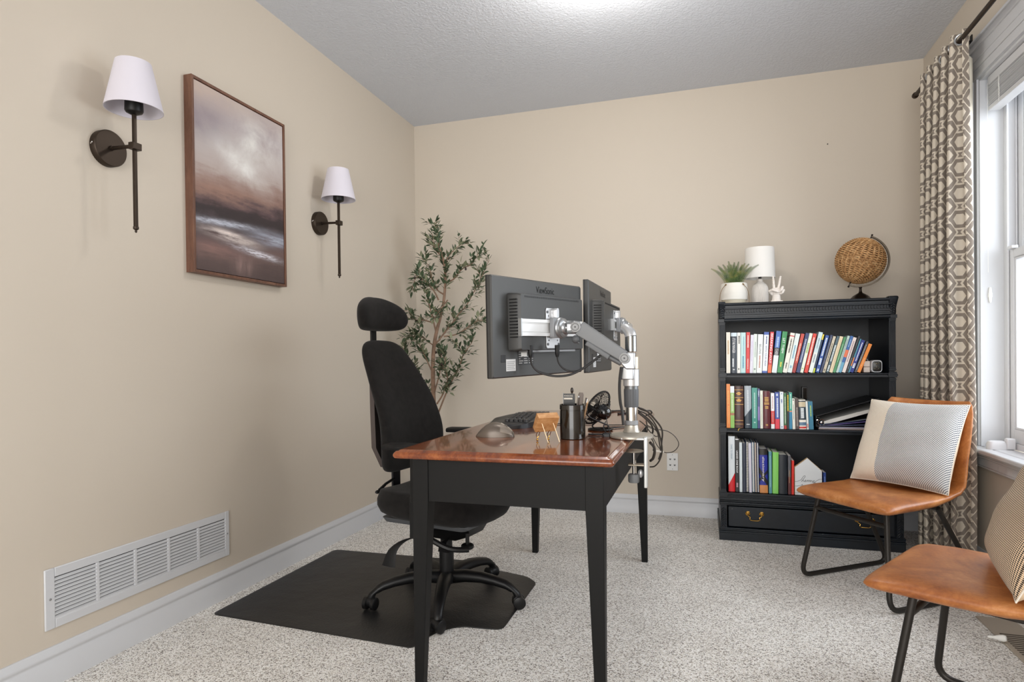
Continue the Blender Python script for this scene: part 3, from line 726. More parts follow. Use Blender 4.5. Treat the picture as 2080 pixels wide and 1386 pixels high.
B2=[
(.127,.021,.247,0,'#e8852f',"tall orange book first from the left on the middle shelf",(),None,[(.55,.85,.4,0),(.1,.5,.25,.1)],'#f3b768'),
(.148,.022,.235,0,'#8bbf57',"lime green book with a white top",((.84,1,'#e6ecf1',0),(.3,.36,'#a0643c',0)),None,[(.4,.82,.5,0)],'#dbe8c0'),
(.171,.048,.235,0,'#45261f',"thick dark brown bible with gold bands and a ribbon",((.905,.918,gold,0),(.72,.733,gold,0),(.56,.573,gold,0),(.175,.188,gold,0),(.09,.10,gold,0)),None,None,gold),
(.223,.037,.237,-.2,'#a9b2b9',"silver grey book with a dark slanted foot",((-1,.27,'#2c3c49',-.2),),None,[(.4,.9,.18,0),(.07,.1,.5,0)],'#dfe5e8'),
(.261,.030,.226,0,'#2f8f80',"teal green book right of the silver one",(),None,[(.25,.88,.22,0),(.12,.16,.3,0)],'#bfe2d8'),
(.292,.011,.221,0,'#3d4a86',"thin navy and purple book",((.2,.55,'#8a78b8',0),),None,[(.8,.95,.5,0)],'#d6dcec'),
(.304,.015,.210,0,'#e4e4d6',"thin cream book left of the maroon one",(),None,[(.1,.9,.2,0)],'#b9c3a0'),
(.321,.036,.208,-.3,'#5d1722',"thick maroon book with gold print",((.06,.13,'#5d1722',0),),None,[(.72,.84,.6,0),(.64,.70,.75,0),(.52,.6,.5,0),(.07,.12,.35,0)],gold),
(.360,.019,.197,-.3,'#eef0f0',"white book with a red label at its foot",((.13,.5,'#d61f26',0),),None,[(.55,.92,.2,0),(.17,.45,.35,0)],'#c98b84'),
(.381,.023,.202,-.3,'#2148a0',"blue book with a red foot on the middle shelf",((0,.27,'#e2344a',0),),None,[(.3,.84,.35,.05),(.9,.96,.4,0)],'#e4ecf8'),
(.406,.019,.204,-.3,'#e3ebee',"white pale blue book right of the blue and red one",(),None,[(.7,.8,.3,0),(.03,.07,.3,0),(.93,.96,.3,0)],'#3e5f9a'),
(.426,.014,.197,-.3,'#2f6b37',"dark green book with white print",((0,.1,'#b92a2a',0),),None,[(.15,.9,.3,0)],'#e6eedd'),
(.441,.010,.197,0,'#2a2a26',"thin black book with yellow print",(),None,[(.5,.95,.7,0)],'#e4c93c'),
(.452,.016,.201,0,'#2a83a8',"blue and teal book with an orange band",((.5,1,'#38a38d',0),(.47,.5,'#e58a6a',0)),None,[(.55,.95,.3,0)],'#d5efe8'),
(.469,.015,.168,-1.0,'#e7e6da',"short cream book left of the brown one",(),None,[(.93,.97,.4,0),(.3,.8,.15,0)],'#4a4a46'),
(.485,.017,.170,-1.3,'#4b3b38',"short dark brown paperback",(),None,[(.1,.7,.5,0)],'#9a918c'),
(.503,.036,.161,-1.4,'#efe9dc',"thick white reference book with a black panel and red foot bar",((.32,.97,'#2c3b46',0),(.76,.93,'#cdbd9e',0),(.13,.24,'#5b7a94',0),(.03,.09,'#cf2a25',0)),None,[(.36,.72,.45,0)],'#e8eef0'),
(.540,.011,.153,-2.2,'#dfe3df',"thin pale book left of the last teal book",(),None,[(.05,.2,.7,0)],'#cc7f7a'),
(.552,.023,.153,-2.2,'#2f7692',"short teal blue book beside the black binder",((0,.0,'#2f7692',0),),None,[(.45,.85,.25,0)],'#b4cf5e'),
]
for i,(x0,w,h,lean,col,label,bands,title,marks,mc) in enumerate(B2):
    rb=book(2,x0,w*.97,h,lean,col,label,bands,title,marks,mc,group=G2,depth=.15+.01*(i%3),y=3.673+.001*(i%3))
    if 'ribbon' in label:
        b=MB();p=smoothpath([(-.012,.02,.004),(-.012,-.0015,.001),(-.018,-.012,.0008),(-.026,-.027,-.001),(-.031,-.033,-.012)],4)
        vs=[];fs=[]
        for q in p: vs+=[q+V((-.0022,0,0)),q+V((.0022,0,0))]
        for k in range(len(p)-1): fs.append((2*k,2*k+1,2*k+3,2*k+2))
        b.add(vs,fs);rib=b.build('ribbon_bookmark',mat('#dcb04a',.6),rb);so=rib.modifiers.new('thick','SOLIDIFY');so.thickness=.0004
        for i2,(s,z) in enumerate((('THE',.885),('APPLICATION',.85),('BIBLE',.815))) if 0 else (): pass
        bm_=MB()
        for z,wd in ((.850,.3),(.825,.62),(.80,.35),(.69,.3),(.665,.62),(.64,.45)):
            bm_.add([(-.024-wd*.0225,-.0009,z*.235-.002),(-.024+wd*.0225,-.0009,z*.235-.002),(-.024+wd*.0225,-.0009,z*.235+.002),(-.024-wd*.0225,-.0009,z*.235+.002)],[(0,1,2,3)])
        bm_.build('gold_lettering',mat(gold,.4,.6),rb)
def box_thing(name,label,cat,a,b_,m,bev=.002,group=None,parent=None):
    b=MB();b.bb(a,b_);o=b.build(name,m,parent,bevel=bev)
    if parent is None: tag(o,label,cat,group)
    return o
# tall black case behind the last middle shelf books
r=thing('media_box','tall glossy black slim box standing behind the short teal book','box',(.556,3.86,SX[2]+.0005))
b=MB();b.box((0,.02,.1115),(.030,.04,.223));b.build('case',mat('#17181a',.25),r,bevel=.002)
b=MB();b.box((.002,-.0007,.12),(.020,.0012,.195));b.build('glossy_face',mat('#08080a',.08),r)
# black ring binder and folders leaning at right of middle shelf
def binder():
    x0,z0=.588,SX[2]+.001
    r=thing('ring_binder','thick black ring binder lying half open on the folders, filled with white paper','binder',(x0,3.70,z0+.0))
    m=mat('#14161a',.38,name='binder_vinyl')
    b=MB();D=.27
    a=math.radians(18.2)
    b.bb((.0,0,.012),(.003,D,.070));sp_=b.build('spine',m,r,bevel=.001)
    b=MB();L=.325
    b.box((L/2*math.cos(a),D/2,.070+L/2*math.sin(a)),(L,D,.003),Euler((0,-a,0)).to_matrix());b.build('top_cover',m,r)
    a2=math.radians(11)
    b=MB();b.box((L/2*math.cos(a2)+.001,D/2,.0135+L/2*math.sin(a2)+.001),(L,D,.003),Euler((0,-a2,0)).to_matrix());b.build('bottom_cover',m,r)
    a3=math.radians(17.0);b=MB();L2=.275
    def sec(x,z,t): return [V((x,.004,z)),V((x,D-.01,z)),V((x,D-.01,z+t)),V((x,.004,z+t))]
    b.ring([sec(.042,.030,.012),sec(.07,.033,.020),sec(.12,.047,.021),sec(.2,.073,.020),sec(.30,.106,.016),sec(.318,.113,.014)]);b.build('paper_stack',mat('#c9c6c0',.8,name='white_paper',bump=.3,bscale=900),r,ang=20)
    for k in range(3):
        b=MB();y=.012+.12*k
        b.tube([(.030+.016*math.cos(t),y,.036+.016*math.sin(t)) for t in [2*math.pi*i/20 for i in range(20)]],.0022,6,closed=True)
        b.lathe([(0,0),(.006,.001),(.006,.004),(0,.005)],(.030,y-.003,.036),Euler((math.pi/2,0,0)).to_matrix(),10)
        b.build('ring',M_CHROME,r)
binder()
def folder(ang,z,col,label,th=.0035,L=.29,x0=.606,y=3.715,inner=None,rot=0):
    r=thing('folder',label,'folder',(x0,y,SX[2]+z),0,'folders under the ring binder')
    r.rotation_euler=(0,-math.radians(ang),0)
    b=MB();b.bb((0,0,0),(L,.22,th*.3));b.bb((0,0,th*.7),(L,.22,th));b.bb((0,0,0),(.001,.22,th));b.build('cover',mat(col,.45),r)
    b=MB();b.bb((.002,.002,th*.32),(L-.004,.216,th*.68));b.build('sheets',mat(inner or '#d9dde2',.7),r)
folder(0,.001,'#c3a79a','lowest blush white folder lying flat under the binder',.005,.30,.604)
folder(.3,.0065,'#a6a0b4','pale mauve folder lying flat, second from the bottom',.005,.30,.606)
folder(3.0,.0125,'#28324a','dark navy folder above the flat mauve folder',.006,.28,.606,inner='#5d6680')
folder(7.0,.0150,'#6a5a9e','purple folder fanned above the navy folder',.004,.28,.612,inner='#8676b4')
folder(9.3,.0165,'#34548e','topmost blue folder with pale sheets, just under the binder',.007,.29,.608,inner='#c8ccc8')
# security camera and small white box on the top shelf
def camera_thing():
    r=thing('security_camera','white rounded security camera with a black face lying on the top shelf','camera',(.885,3.70,SX[1]+.0006))
    F=Euler((math.pi/2,0,0)).to_matrix()
    b=MB();rings=[]
    for y,s in ((0,.94),(.003,1),(.06,1),(.072,.9),(.076,.7)): rings.append([V((x*s,y,.033+z*s)) for x,z in rrect(.052,.066,.018,5)])
    b.ring(rings);b.build('housing',mat('#d9dce0',.35,name='camera_white'),r,ang=50)
    b=MB();rings=[[V((x*s,y,.033+z*s)) for x,z in rrect(.043,.055,.015,5)] for y,s in ((.002,1),(-.0012,1),(-.002,.93))];b.ring(rings);b.build('black_face',mat('#1b1a17',.3),r,ang=50)
    for dx,dz,q in ((0,.014,.006),(-.009,.018,.003),(.009,.018,.003),(0,-.004,.004),(-.009,-.012,.003),(.009,-.012,.003)):
        b=MB();b.lathe([(0,0),(q,0),(q,.0012),(q*.6,.0016),(0,.0016)],(dx,-.0018,.033+dz),F,14);b.build('lens',mat('#4a4334',.15,.4),r)
    return r
camera_thing()
r=thing('hub_box','small white two part plastic box between the orange book and the camera','box',(.842,3.715,SX[1]+.0006))
b=MB();b.bb((-.0165,0,0),(.0145,.05,.030));b.build('lower_half',mat('#e3d6cb',.4,name='hub_white'),r,bevel=.003)
b=MB();b.bb((-.0165,0,.0312),(.0145,.05,.062));b.build('upper_half',mat('#e3d6cb',.4,name='hub_white'),r,bevel=.003)
b=MB();b.tube(smoothpath([(-.008,.02,.062),(-.009,.02,.069),(0,.02,.072),(.008,.02,.068),(.008,.02,.062)],4),.0016,6);b.build('loop',mat('#b9bdc2',.4),r)
# bottom shelf
B3=[
(.135,.036,.312,0,'#dde3e6',"large white book lettered DARE TO DREAM with a red foot",((-1,.34,'#cf1420',-.22),),[("DARE TO DREAM",.72,.26,.26,'#5e8094',0)],None,'#fff',0),
(.172,.019,.297,0,'#1d1b1e',"black book lettered UNDER ONE ROOF",((.985,1,'#e8e8e8',0),),[("UNDER ONE ROOF",.57,.42,.5,'#ffffff',0)],[(.08,.17,.5,0)],'#cfa9b4',0),
(.193,.016,.278,0,'#d5dfe2',"tall plain pale white binder book",(),None,None,'#fff',0),
(.211,.015,.276,0,'#222b40',"dark navy spine beside the spiral notebooks",(),None,None,'#fff',0),
(.244,.015,.276,-.6,'#d3cfdc',"pale lilac white notebook between two spiral notebooks",(),None,None,'#fff',0),
(.299,.044,.246,-.4,'#1f2b96',"thick blue and black paperback dictionary",((.86,1,'#17140f',0),(.44,.58,'#151618',.3),(-1,.18,'#d08a4e',0),(.25,.33,'#141622',-.2)),[("dictionary",.54,.56,.36,'#f2ead8',-.05)],None,'#fff',0),
(.346,.016,.232,0,'#4f8f9b',"teal paperback right of the dictionary",(),None,[(.15,.9,.25,0)],'#9fc9c9',0),
(.364,.032,.229,.6,'#86cf63',"lime green notebook on the bottom shelf",((0,1,'#86cf63',0),),None,None,'#fff',0),
(.398,.044,.217,0,'#131c26',"thick black blue book right of the lime green notebook",(),None,None,'#fff',1),
(.444,.015,.213,0,'#56565c',"grey book with a maroon foot",((0,.45,'#5a2428',0),),None,[(.3,.62,.18,0)],'#c79a6c',0),
(.461,.013,.187,.6,'#dc2a1c',"small red book beside the house shaped sign",(),None,None,'#fff',0),
]
for i,(x0,w,h,lean,col,label,bands,title,marks,mc,rd) in enumerate(B3):
    book(3,x0,w*.97,h,lean,col,label,bands,title,marks,mc,group=G3,depth=.19 if h>.27 else .16,y=3.674+.001*(i%3))
book(3,.632,.014,.115,0,'#26489a','small blue book behind the right edge of the house sign',(),None,[(.2,.8,.3,0)],'#8fb0e0',group=G3,depth=.10,y=3.75)
def spiral(x0,w,h,lean,cov,wire,label):
    r=thing('spiral_notebook',label,'notebook',(x0,3.676,SX[3]+.0006),0,'spiral notebooks on the bottom shelf');r.rotation_euler=(0,math.radians(lean),0)
    b=MB();b.bb((.001,.006,0),(.0022,.19,h));b.bb((w-.0022,.006,0),(w-.001,.19,h));b.build('cover',mat(cov,.5),r)
    b=MB();b.bb((.0026,.008,.002),(w-.0026,.188,h-.002));b.build('pages',M_PAPER,r)
    b=MB();n=30
    for k in range(n):
        z=.008+(h-.016)*k/(n-1)
        b.tube([(w/2+(w/2-.0012)*math.cos(a),.006+.0055*math.sin(a),z+.0012*math.sin(a/2)) for a in [2*math.pi*i/10 for i in range(10)]],.00095,5,closed=True)
    b.build('wire_binding',mat(wire,.4,.3),r)
spiral(.2275,.0155,.281,0,'#23558c','#1a2433','blue spiral notebook with dark wire')
spiral(.2605,.0130,.280,-.6,'#6e9cc6','#dfe8f0','light blue spiral notebook with pale wire')
spiral(.2745,.0110,.279,-.6,'#5a3f3c','#e3c7b2','brown spiral notebook with cream wire')
spiral(.2865,.0105,.278,-.6,'#274a86','#dbe4f2','navy spiral notebook with white wire beside the dictionary')
def house_sign():
    r=thing('house_sign','white house shaped wooden sign lettered home sweet on the bottom shelf','sign',(.4765,3.668,SX[3]+.0006))
    pts=[(.000,.0),(.136,.0),(.136,.138),(.064,.205),(.0,.153)]
    wd=wood('pale_wood_edge','#a88a66','#c4a67e','#d2b78f',.6,(6,6,6))
    b=MB();b.prism(pts,(0,.003,0),(1,0,0),(0,0,1),-.022) 
    b.build('wood_block',wd,r,bevel=.002)
    b=MB();b.prism([(x+(.0015 if x<.05 else -.0015 if x>.1 else 0),z+(.0015 if z<.1 else -.0018)) for x,z in pts],(0,.0025,0),(1,0,0),(0,0,1),.0025)
    b.build('painted_face',mat('#dde0e2',.5),r)
    ink=mat('#2b2b2d',.6)
    def script(strokes,name):
        for st in strokes:
            pass
        b=MB()
        for st in strokes:
            b.tube(smoothpath([(x/1000,-.0006,z/1000) for x,z in st],5),.00075,5)
        b.build(name,ink,r)
    # handwriting traced in millimetres on the face: "home", "sweet", "home"
    script([[(0,74),(12,75),(22,80),(31,84),(36,92),(44,104),(51,108),(52,102),(44,90),(37,80),(33,75),(36,77),(41,83),(45,82),(45,76),(48,75)],
            [(48,75),(52,80),(56,83),(53,84),(51,79),(53,75),(57,76),(60,82),(64,83)],
            [(64,75),(64,83),(68,84),(70,82),(70,75),(72,81),(76,84),(78,82),(78,75),(80,80),(84,84),(86,80),(86,74),(89,73)],
            [(89,73),(94,78),(98,82),(95,84),(91,79),(93,73),(100,75),(108,82),(118,89),(126,92),(136,92)]],'word_home')
    script([[(2,49),(14,50),(24,54),(32,55),(38,61),(36,55),(35,49),(31,46),(28,48),(34,50),(42,55)],
            [(42,56),(44,50),(48,51),(50,57),(51,50),(55,51),(57,58),(60,55)],
            [(60,54),(65,58),(62,60),(59,54),(62,50),(67,52),(72,58),(69,60),(66,54),(70,50),(78,53)],
            [(78,53),(88,62),(98,72),(104,70),(100,62),(98,52),(104,53),(120,60),(134,62)],
            [(88,66),(98,68),(110,66)]],'word_sweet')
    script([[(0,12),(12,13),(26,16),(34,20),(40,32),(46,38),(50,36),(44,24),(38,14),(40,16),(46,22),(49,15)],
            [(49,15),(55,22),(52,23),(51,16),(56,14),(62,22)],[(62,14),(63,22),(68,22),(69,14),(74,22),(77,14),(84,22),(88,16),(104,22)]],'word_home')
house_sign()
# ================================================================ on top of the bookcase
TZ=1.3372+.001
TZ=1.3285
def fern():
    r=thing('potted_fern','small green fern in a two tone white woven textured pot on the bookcase','plant',(.177,3.785,TZ))
    m=NT('woven_white_ceramic');v=m.coord();m.p(col='#e9e6de',rough=.6)
    w=m.n('ShaderNodeTexWave',i_Scale=85,i_Distortion=0);w.bands_direction='Z';m.t.links.new(v,w.inputs[0])
    b=MB();b.lathe([(0,.001),(.056,.001),(.062,.006),(.066,.024),(.066,.028)],n=48);b.build('pot_foot',mat('#d3cbb6',.5,name='glazed_sand'),r)
    # body ring rows with small dimples modelled as geometry
    b=MB();prof=[]
    n=72;rows=[]
    for i in range(30):
        z=.026+.094*i/29
        rr=.071+.003*math.sin(math.pi*i/29)
        rg=[]
        for j in range(n):
            d=0
            if 3<i<12 or 14<i<24: d=-.0016 if (i%2==0 and j%2==0) else 0
            a=2*math.pi*j/n;rg.append(V(((rr+d)*math.cos(a),(rr+d)*math.sin(a),z)))
        rows.append(rg)
    for rr,z in ((.068,.122),(.064,.120),(.064,.09),(0,.09)): rows.append([V((rr*math.cos(2*math.pi*j/n),rr*math.sin(2*math.pi*j/n),z)) for j in range(n)])
    rows.insert(0,[V((.064*math.cos(2*math.pi*j/n),.064*math.sin(2*math.pi*j/n),.026)) for j in range(n)])
    b.ring(rows);b.build('pot',mat('#eae7df',.55,name='white_textured_pot'),r,ang=50)
    b=MB();b.lathe([(.0,.094),(.062,.096),(.0,.10)],n=24);b.build('soil',mat('#2f251c',.95),r)
    rp=mat('#8a6f4e',.8,name='jute_cord')
    for s in (-1,1):
        b=MB();b.tube(smoothpath([(s*.050,-.055,.108),(s*.066,-.05,.088),(s*.078,-.035,.05),(s*.080,-.028,.012),(s*.076,-.026,.003)],5),.0016,6)
        b.tube(smoothpath([(s*.050,-.055,.108),(s*.044,-.060,.114)],3),.004,8);b.build('cord_handle',rp,r)
    b=MB();rnd=random.Random(4);gm=NT('fern_green');v=gm.coord();gm.p(col=gm.ramp(gm.noise(v,30,3),[(.35,'#263a17'),(.5,'#466024'),(.68,'#7f7c3e')]),rough=.6)
    fr=[(-.60,.5,.135),(-.42,.3,.13),(-.2,.1,.135),(.02,-.1,.12),(.2,.1,.13),(.45,.2,.13),(.75,.2,.12),(.95,-.1,.13),(-.95,-.1,.12),(-.3,-.4,.11),(.35,-.5,.11),(0,.6,.12),(.6,-.4,.12),(-.7,-.5,.11),(.1,-.5,.10),(-.1,.4,.12)]
    for dx,dy,L in fr:
        p0=V((dx*.03,dy*.03,.096));dirh=V((dx,dy,0));pts=[]
        for k in range(13):
            t=k/12;pts.append(p0+dirh*L*1.0*(.30*t+.55*t*t)+V((0,0,L*(1.32*t-.28*t*t*(.3+abs(dx))))))
        b.tube(pts,[.0011*(1-.6*k/12) for k in range(13)],5)
        sm=smoothpath(pts,3)
        for k in range(3,len(sm)-1):
            t=k/len(sm);tt=(sm[k+1]-sm[k]).normalized();sd=tt.cross(V((rnd.uniform(-.3,.3),-1,.25))).normalized()
            L_=1;ll=.0165*math.sin(math.pi*min(1,.18+.8*t))**.7*(1-.5*t)+.002
            for s in (-1,1):
                q=sm[k];e=q+sd*s*ll+tt*ll*.35;w=tt*.0013
                up=V((0,-.0005,.0006))
                b.add([q-w,q+w,q+(e-q)*.6+w*1.1+up,e,q+(e-q)*.6-w*.9+up],[(0,1,2,3,4)])
    b.build('fronds',gm.m,r)
fern()
def table_lamp():
    r=thing('table_lamp','small white table lamp with drum shade and ribbed ceramic base on the bookcase','lamp',(.326,3.895,TZ))
    b=MB();n=96;rows=[]
    for z,rr,am in ((0.0,.044,.5),(.004,.047,1),(.085,.047,1),(.105,.044,.9),(.120,.036,.7),(.130,.026,.3),(.137,.0185,0),(.140,.0165,0),(.154,.0165,0),(.156,.010,0)):
        rows.append([V(((rr-am*.0012*(j%2))*math.cos(2*math.pi*j/n),(rr-am*.0012*(j%2))*math.sin(2*math.pi*j/n),z)) for j in range(n)])
    b.ring(rows);b.build('ribbed_base',mat('#e9e4de',.5,name='bisque_ceramic'),r,ang=20)
    b=MB();b.cyl((0,0,.155),(0,0,.185),.0085,n=16);b.build('socket',M_BLACKP,r)
    b=MB();b.lathe([(.084,.158),(.080,.335),(.078,.335),(.082,.158),(.084,.158)],n=56,caps=False)
    t=NT('white_linen_drum_shade');t.p(col='#f0eeea',rough=.85);b.build('drum_shade',t.m,r,ang=40)
    b=MB()
    for k in range(3): a=2*math.pi*k/3;b.tube([(.012*math.cos(a),.012*math.sin(a),.185),(.082*math.cos(a),.082*math.sin(a),.185)],.001,5)
    b.build('shade_ring',M_SILVER,r)
table_lamp()
def peace_hand():
    r=thing('hand_sculpture','white ceramic hand sculpture making a peace sign on a square base','sculpture',(.401,3.765,TZ))
    b=MB();b.box((0,0,.0065),(.060,.045,.013));m=mat('#ece4dc',.45,name='matte_white_ceramic');b.build('base',m,r,bevel=.0015)
    b=MB()
    def cap(p,q,r0,r1):
        p=V(p);q=V(q);n=7
        for k in range(n+1): b.ell(p.lerp(q,k/n),(r0+(r1-r0)*k/n,)*3,None,12,8)
    b.lathe([(.0,.011),(.024,.011),(.0235,.02),(.0215,.034),(.022,.044),(.0,.05)],(0,0,0),Matrix(((1,0,0),(0,.72,0),(0,0,1))),20)
    b.ell((0,0,.062),(.031,.019,.026),None,18,12)
    cap((-.012,.002,.075),(-.016,.001,.148),.0085,.0062)   # index
    cap((.010,.002,.076),(.022,.001,.146),.0085,.0064)    # middle, spread
    cap((.024,-.002,.074),(.031,-.013,.086),.0085,.008);cap((.031,-.013,.086),(.024,-.022,.070),.008,.0072);cap((.024,-.022,.070),(.014,-.016,.062),.0072,.006) # ring folded
    cap((.028,-.001,.062),(.037,-.010,.070),.0078,.0072);cap((.037,-.010,.070),(.031,-.019,.056),.0072,.0064);cap((.031,-.019,.056),(.022,-.015,.050),.0064,.0055) # little folded
    cap((-.024,-.002,.052),(-.036,-.010,.066),.0095,.0088);cap((-.036,-.010,.066),(-.022,-.022,.073),.0088,.008);cap((-.022,-.022,.073),(.004,-.026,.062),.008,.0072)  # thumb across
    o=b.build('hand',m,r)
    rm=o.modifiers.new('remesh','REMESH');rm.mode='VOXEL';rm.voxel_size=.0013;rm.use_smooth_shade=True
    s=o.modifiers.new('smooth','SMOOTH');s.iterations=5;s.factor=.5
peace_hand()
def globe():
    r=thing('wicker_globe','woven wicker globe on a dark metal stand at the right end of the bookcase top','globe',(.838,3.83,TZ))
    C=V((0,0,.222));R=.125
    tilt=Euler((0,math.radians(23),0)).to_matrix()
    wm=NT('woven_seagrass');v=wm.coord();n=wm.noise(v,60,4,.6);wm.p(col=wm.ramp(n,[(.3,'#8a5f36'),(.5,'#c39562'),(.7,'#dcb685')]),rough=.7)
    b=MB();b.ell(C,(R-.006,)*3,tilt,32,20);b.build('core',mat('#3b2815',.9),r)
    b=MB();rnd=random.Random(9);rows=58;nspoke=26
    for i in range(rows):
        th=math.pi*(.05+.90*(i+.5)/rows);pts=[];N=nspoke*4
        for j in range(N):
            ph=2*math.pi*j/N;w=math.cos(ph*nspoke/2+(math.pi if i%2 else 0))
            rr=R-.002+.0028*w+rnd.uniform(-.0006,.0006);dth=rnd.uniform(-.006,.006)
            pts.append(C+tilt@V((rr*math.sin(th+dth)*math.cos(ph),rr*math.sin(th+dth)*math.sin(ph),rr*math.cos(th+dth))))
        b.tube(pts,.0026,5,closed=True)
    b.build('woven_strands',wm.m,r)
    b=MB()
    for j in range(nspoke):
        ph=2*math.pi*(j+.5)/nspoke;b.tube([C+tilt@V(((R-.0015)*math.sin(t)*math.cos(ph),(R-.0015)*math.sin(t)*math.sin(ph),(R-.0015)*math.cos(t))) for t in [math.pi*(.03+.94*k/20) for k in range(21)]],.0022,5)
    b.build('ribs',wm.m,r)
    md=mat('#6a6053',.4,.6,name='aged_metal')
    b=MB();rings=[]
    for k in range(33):
        a=-math.pi/2+math.pi*k/32
        rr=R+.012;c_=math.cos(a);s_=math.sin(a);rings.append([C+tilt@V((x*c_,y,x*s_)) for x,y in ((rr,-.008),(rr,.008),(rr+.008,.008),(rr+.008,-.008))])
    b.ring(rings);b.build('meridian_arc',md,r)
    dk=mat('#2a211c',.3,.7,name='dark_antique_metal')
    for s in (1,-1):
        b=MB();b.cyl(C+tilt@V((0,0,s*(R-.004))),C+tilt@V((0,0,s*(R+.024))),.003,n=10);b.ell(C+tilt@V((0,0,s*(R+.026))),(.0055,)*3,tilt,12,8);b.build('axis_pin',dk,r)
    b=MB();b.lathe([(0,.0),(.070,.0),(.070,.006),(.062,.010),(.052,.013),(.046,.020),(.036,.030),(.020,.040),(.010,.046),(.007,.056),(.006,.070),(.009,.074),(.009,.078),(.0,.079)],n=40);b.build('stand',dk,r,ang=50)
globe()
# ================================================================ desk
DX0,DX1,DY0,DY1,DZ=-.920,-.236,1.706,3.216,.755
def desk_top_mat():
    t=NT('polished_cherry_wood');v=t.coord(scale=(14,.9,14));n=t.noise(v,1.6,6,.6,.7);v2=t.coord(scale=(60,4,60));n2=t.noise(v2,3,3,.6)
    f=t.math('ADD',t.math('MULTIPLY',n,.72),t.math('MULTIPLY',n2,.28))
    t.p(col=t.ramp(f,[(.28,'#54260f'),(.45,'#733617'),(.58,'#8c4820'),(.75,'#a8622f')]),rough=.16,coat=.6,crough=.05);return t.m
def desk():
    r=thing('writing_desk','black writing desk with a glossy cherry wood top and tapered legs','desk',(0,0,0))
    M=desk_top_mat()
    # top: rounded moulded edge
    b=MB();rings=[]
    w=DX1-DX0;l=DY1-DY0;cx=(DX0+DX1)/2;cy=(DY0+DY1)/2
    for z,ins,rad in ((.727,.010,.006),(.729,.004,.008),(.735,.0,.010),(.741,.0,.010),(.746,.003,.010),(.7500,.007,.009),(.7512,.013,.008),(.7522,.0145,.008),(.7546,.018,.008),(.755,.024,.008)):
        rings.append([V((cx+x,cy+y,z)) for x,y in rrect(w-2*ins,l-2*ins,rad,4)])
    b.ring(rings);b.build('desktop',M,r,ang=60)
    # apron
    ax0,ax1,ay0,ay1=-.872,-.272,1.748,3.172
    za=.592
    b=MB()
    for a,c in (((ax0+.05,ay0+.004,za),(ax1-.05,ay0+.022,.727)),((ax0+.05,ay1-.022,za),(ax1-.05,ay1-.004,.727)),((ax1-.022,ay0+.05,za),(ax1-.004,ay1-.05,.727)),((ax0+.004,ay0+.05,za),(ax0+.022,ay1-.05,.727))): b.bb(a,c)
    b.build('apron',M_DESKBLACK,r)
    for sx,x in ((1,ax0),(-1,ax1)):
        for sy,y in ((1,ay0),(-1,ay1)):
            b=MB();rings=[]
            for z,wd in ((0,.029),(za,.053),(.727,.053)):
                xa,xb=sorted((x,x+sx*wd));ya,yb=sorted((y,y+sy*wd));rings.append([V((xa,ya,z)),V((xb,ya,z)),V((xb,yb,z)),V((xa,yb,z))])
            b.ring(rings);b.build('leg',M_DESKBLACK,r,bevel=.0015)
    # keyboard side drawer line
    b=MB();b.bb((ax0+.001,ay0+.35,.612),(ax0+.0045,ay1-.35,.722));b.build('drawer_front',M_DESKBLACK,r,bevel=.001)
desk()
# ================================================================ floor mat
def floor_mat():
    pts=[(-1.925,2.03),(-1.00,1.985),(-.97,2.13),(-.90,2.20),(-.80,2.205),(-.735,2.215),(-.735,2.72),(-.80,2.79),(-1.0,2.84),(-1.01,2.93),(-1.92,2.91)]
    rad=[.03,.02,.08,.04,.02,.03,.03,.04,.03,.03,.03]
    P=fillet([(x,y,0) for x,y in pts],rad,6,True)
    r=thing('chair_mat','black vinyl floor mat under the office chair','mat',(0,0,0))
    b=MB();rings=[];c=V((-1.35,2.45,0))
    def dz(p): return .0035+.0035*math.sin(p.x*9+1)*math.sin(p.y*7)*(1 if p.x<-1.2 else .5)
    for z,k in ((.0005,1.),(.0,.999)): pass
    outer=[V((p.x,p.y,.0006)) for p in P];top=[V((p.x,p.y,.0028+.0025*max(0,math.sin(p.x*14+p.y*6)))) for p in P]
    b.ring([outer,top],caps=False)
    n=len(P);prev=top
    for k in (.985,.9,.75,.55,.3,.12):
        ring=[V((c.x+(p.x-c.x)*k,c.y+(p.y-c.y)*k,dz(V((c.x+(p.x-c.x)*k,c.y+(p.y-c.y)*k,0))))) for p in P]
        b.ring([prev,ring],caps=False);prev=ring
    b.add(prev,[tuple(range(n))])
    t=NT('black_vinyl');v=t.coord();t.p(col='#1d1d1e',rough=.42)
    w=t.n('ShaderNodeTexVoronoi',i_Scale=110);t.t.links.new(v,w.inputs['Vector']);h=t.math('ADD',t.math('MULTIPLY',w.outputs['Distance'],.25),t.math('MULTIPLY',t.noise(v,7,2,.5),2.2));t.bump(h,.5,.004)
    b.build('mat_sheet',t.m,r,ang=40)
floor_mat()
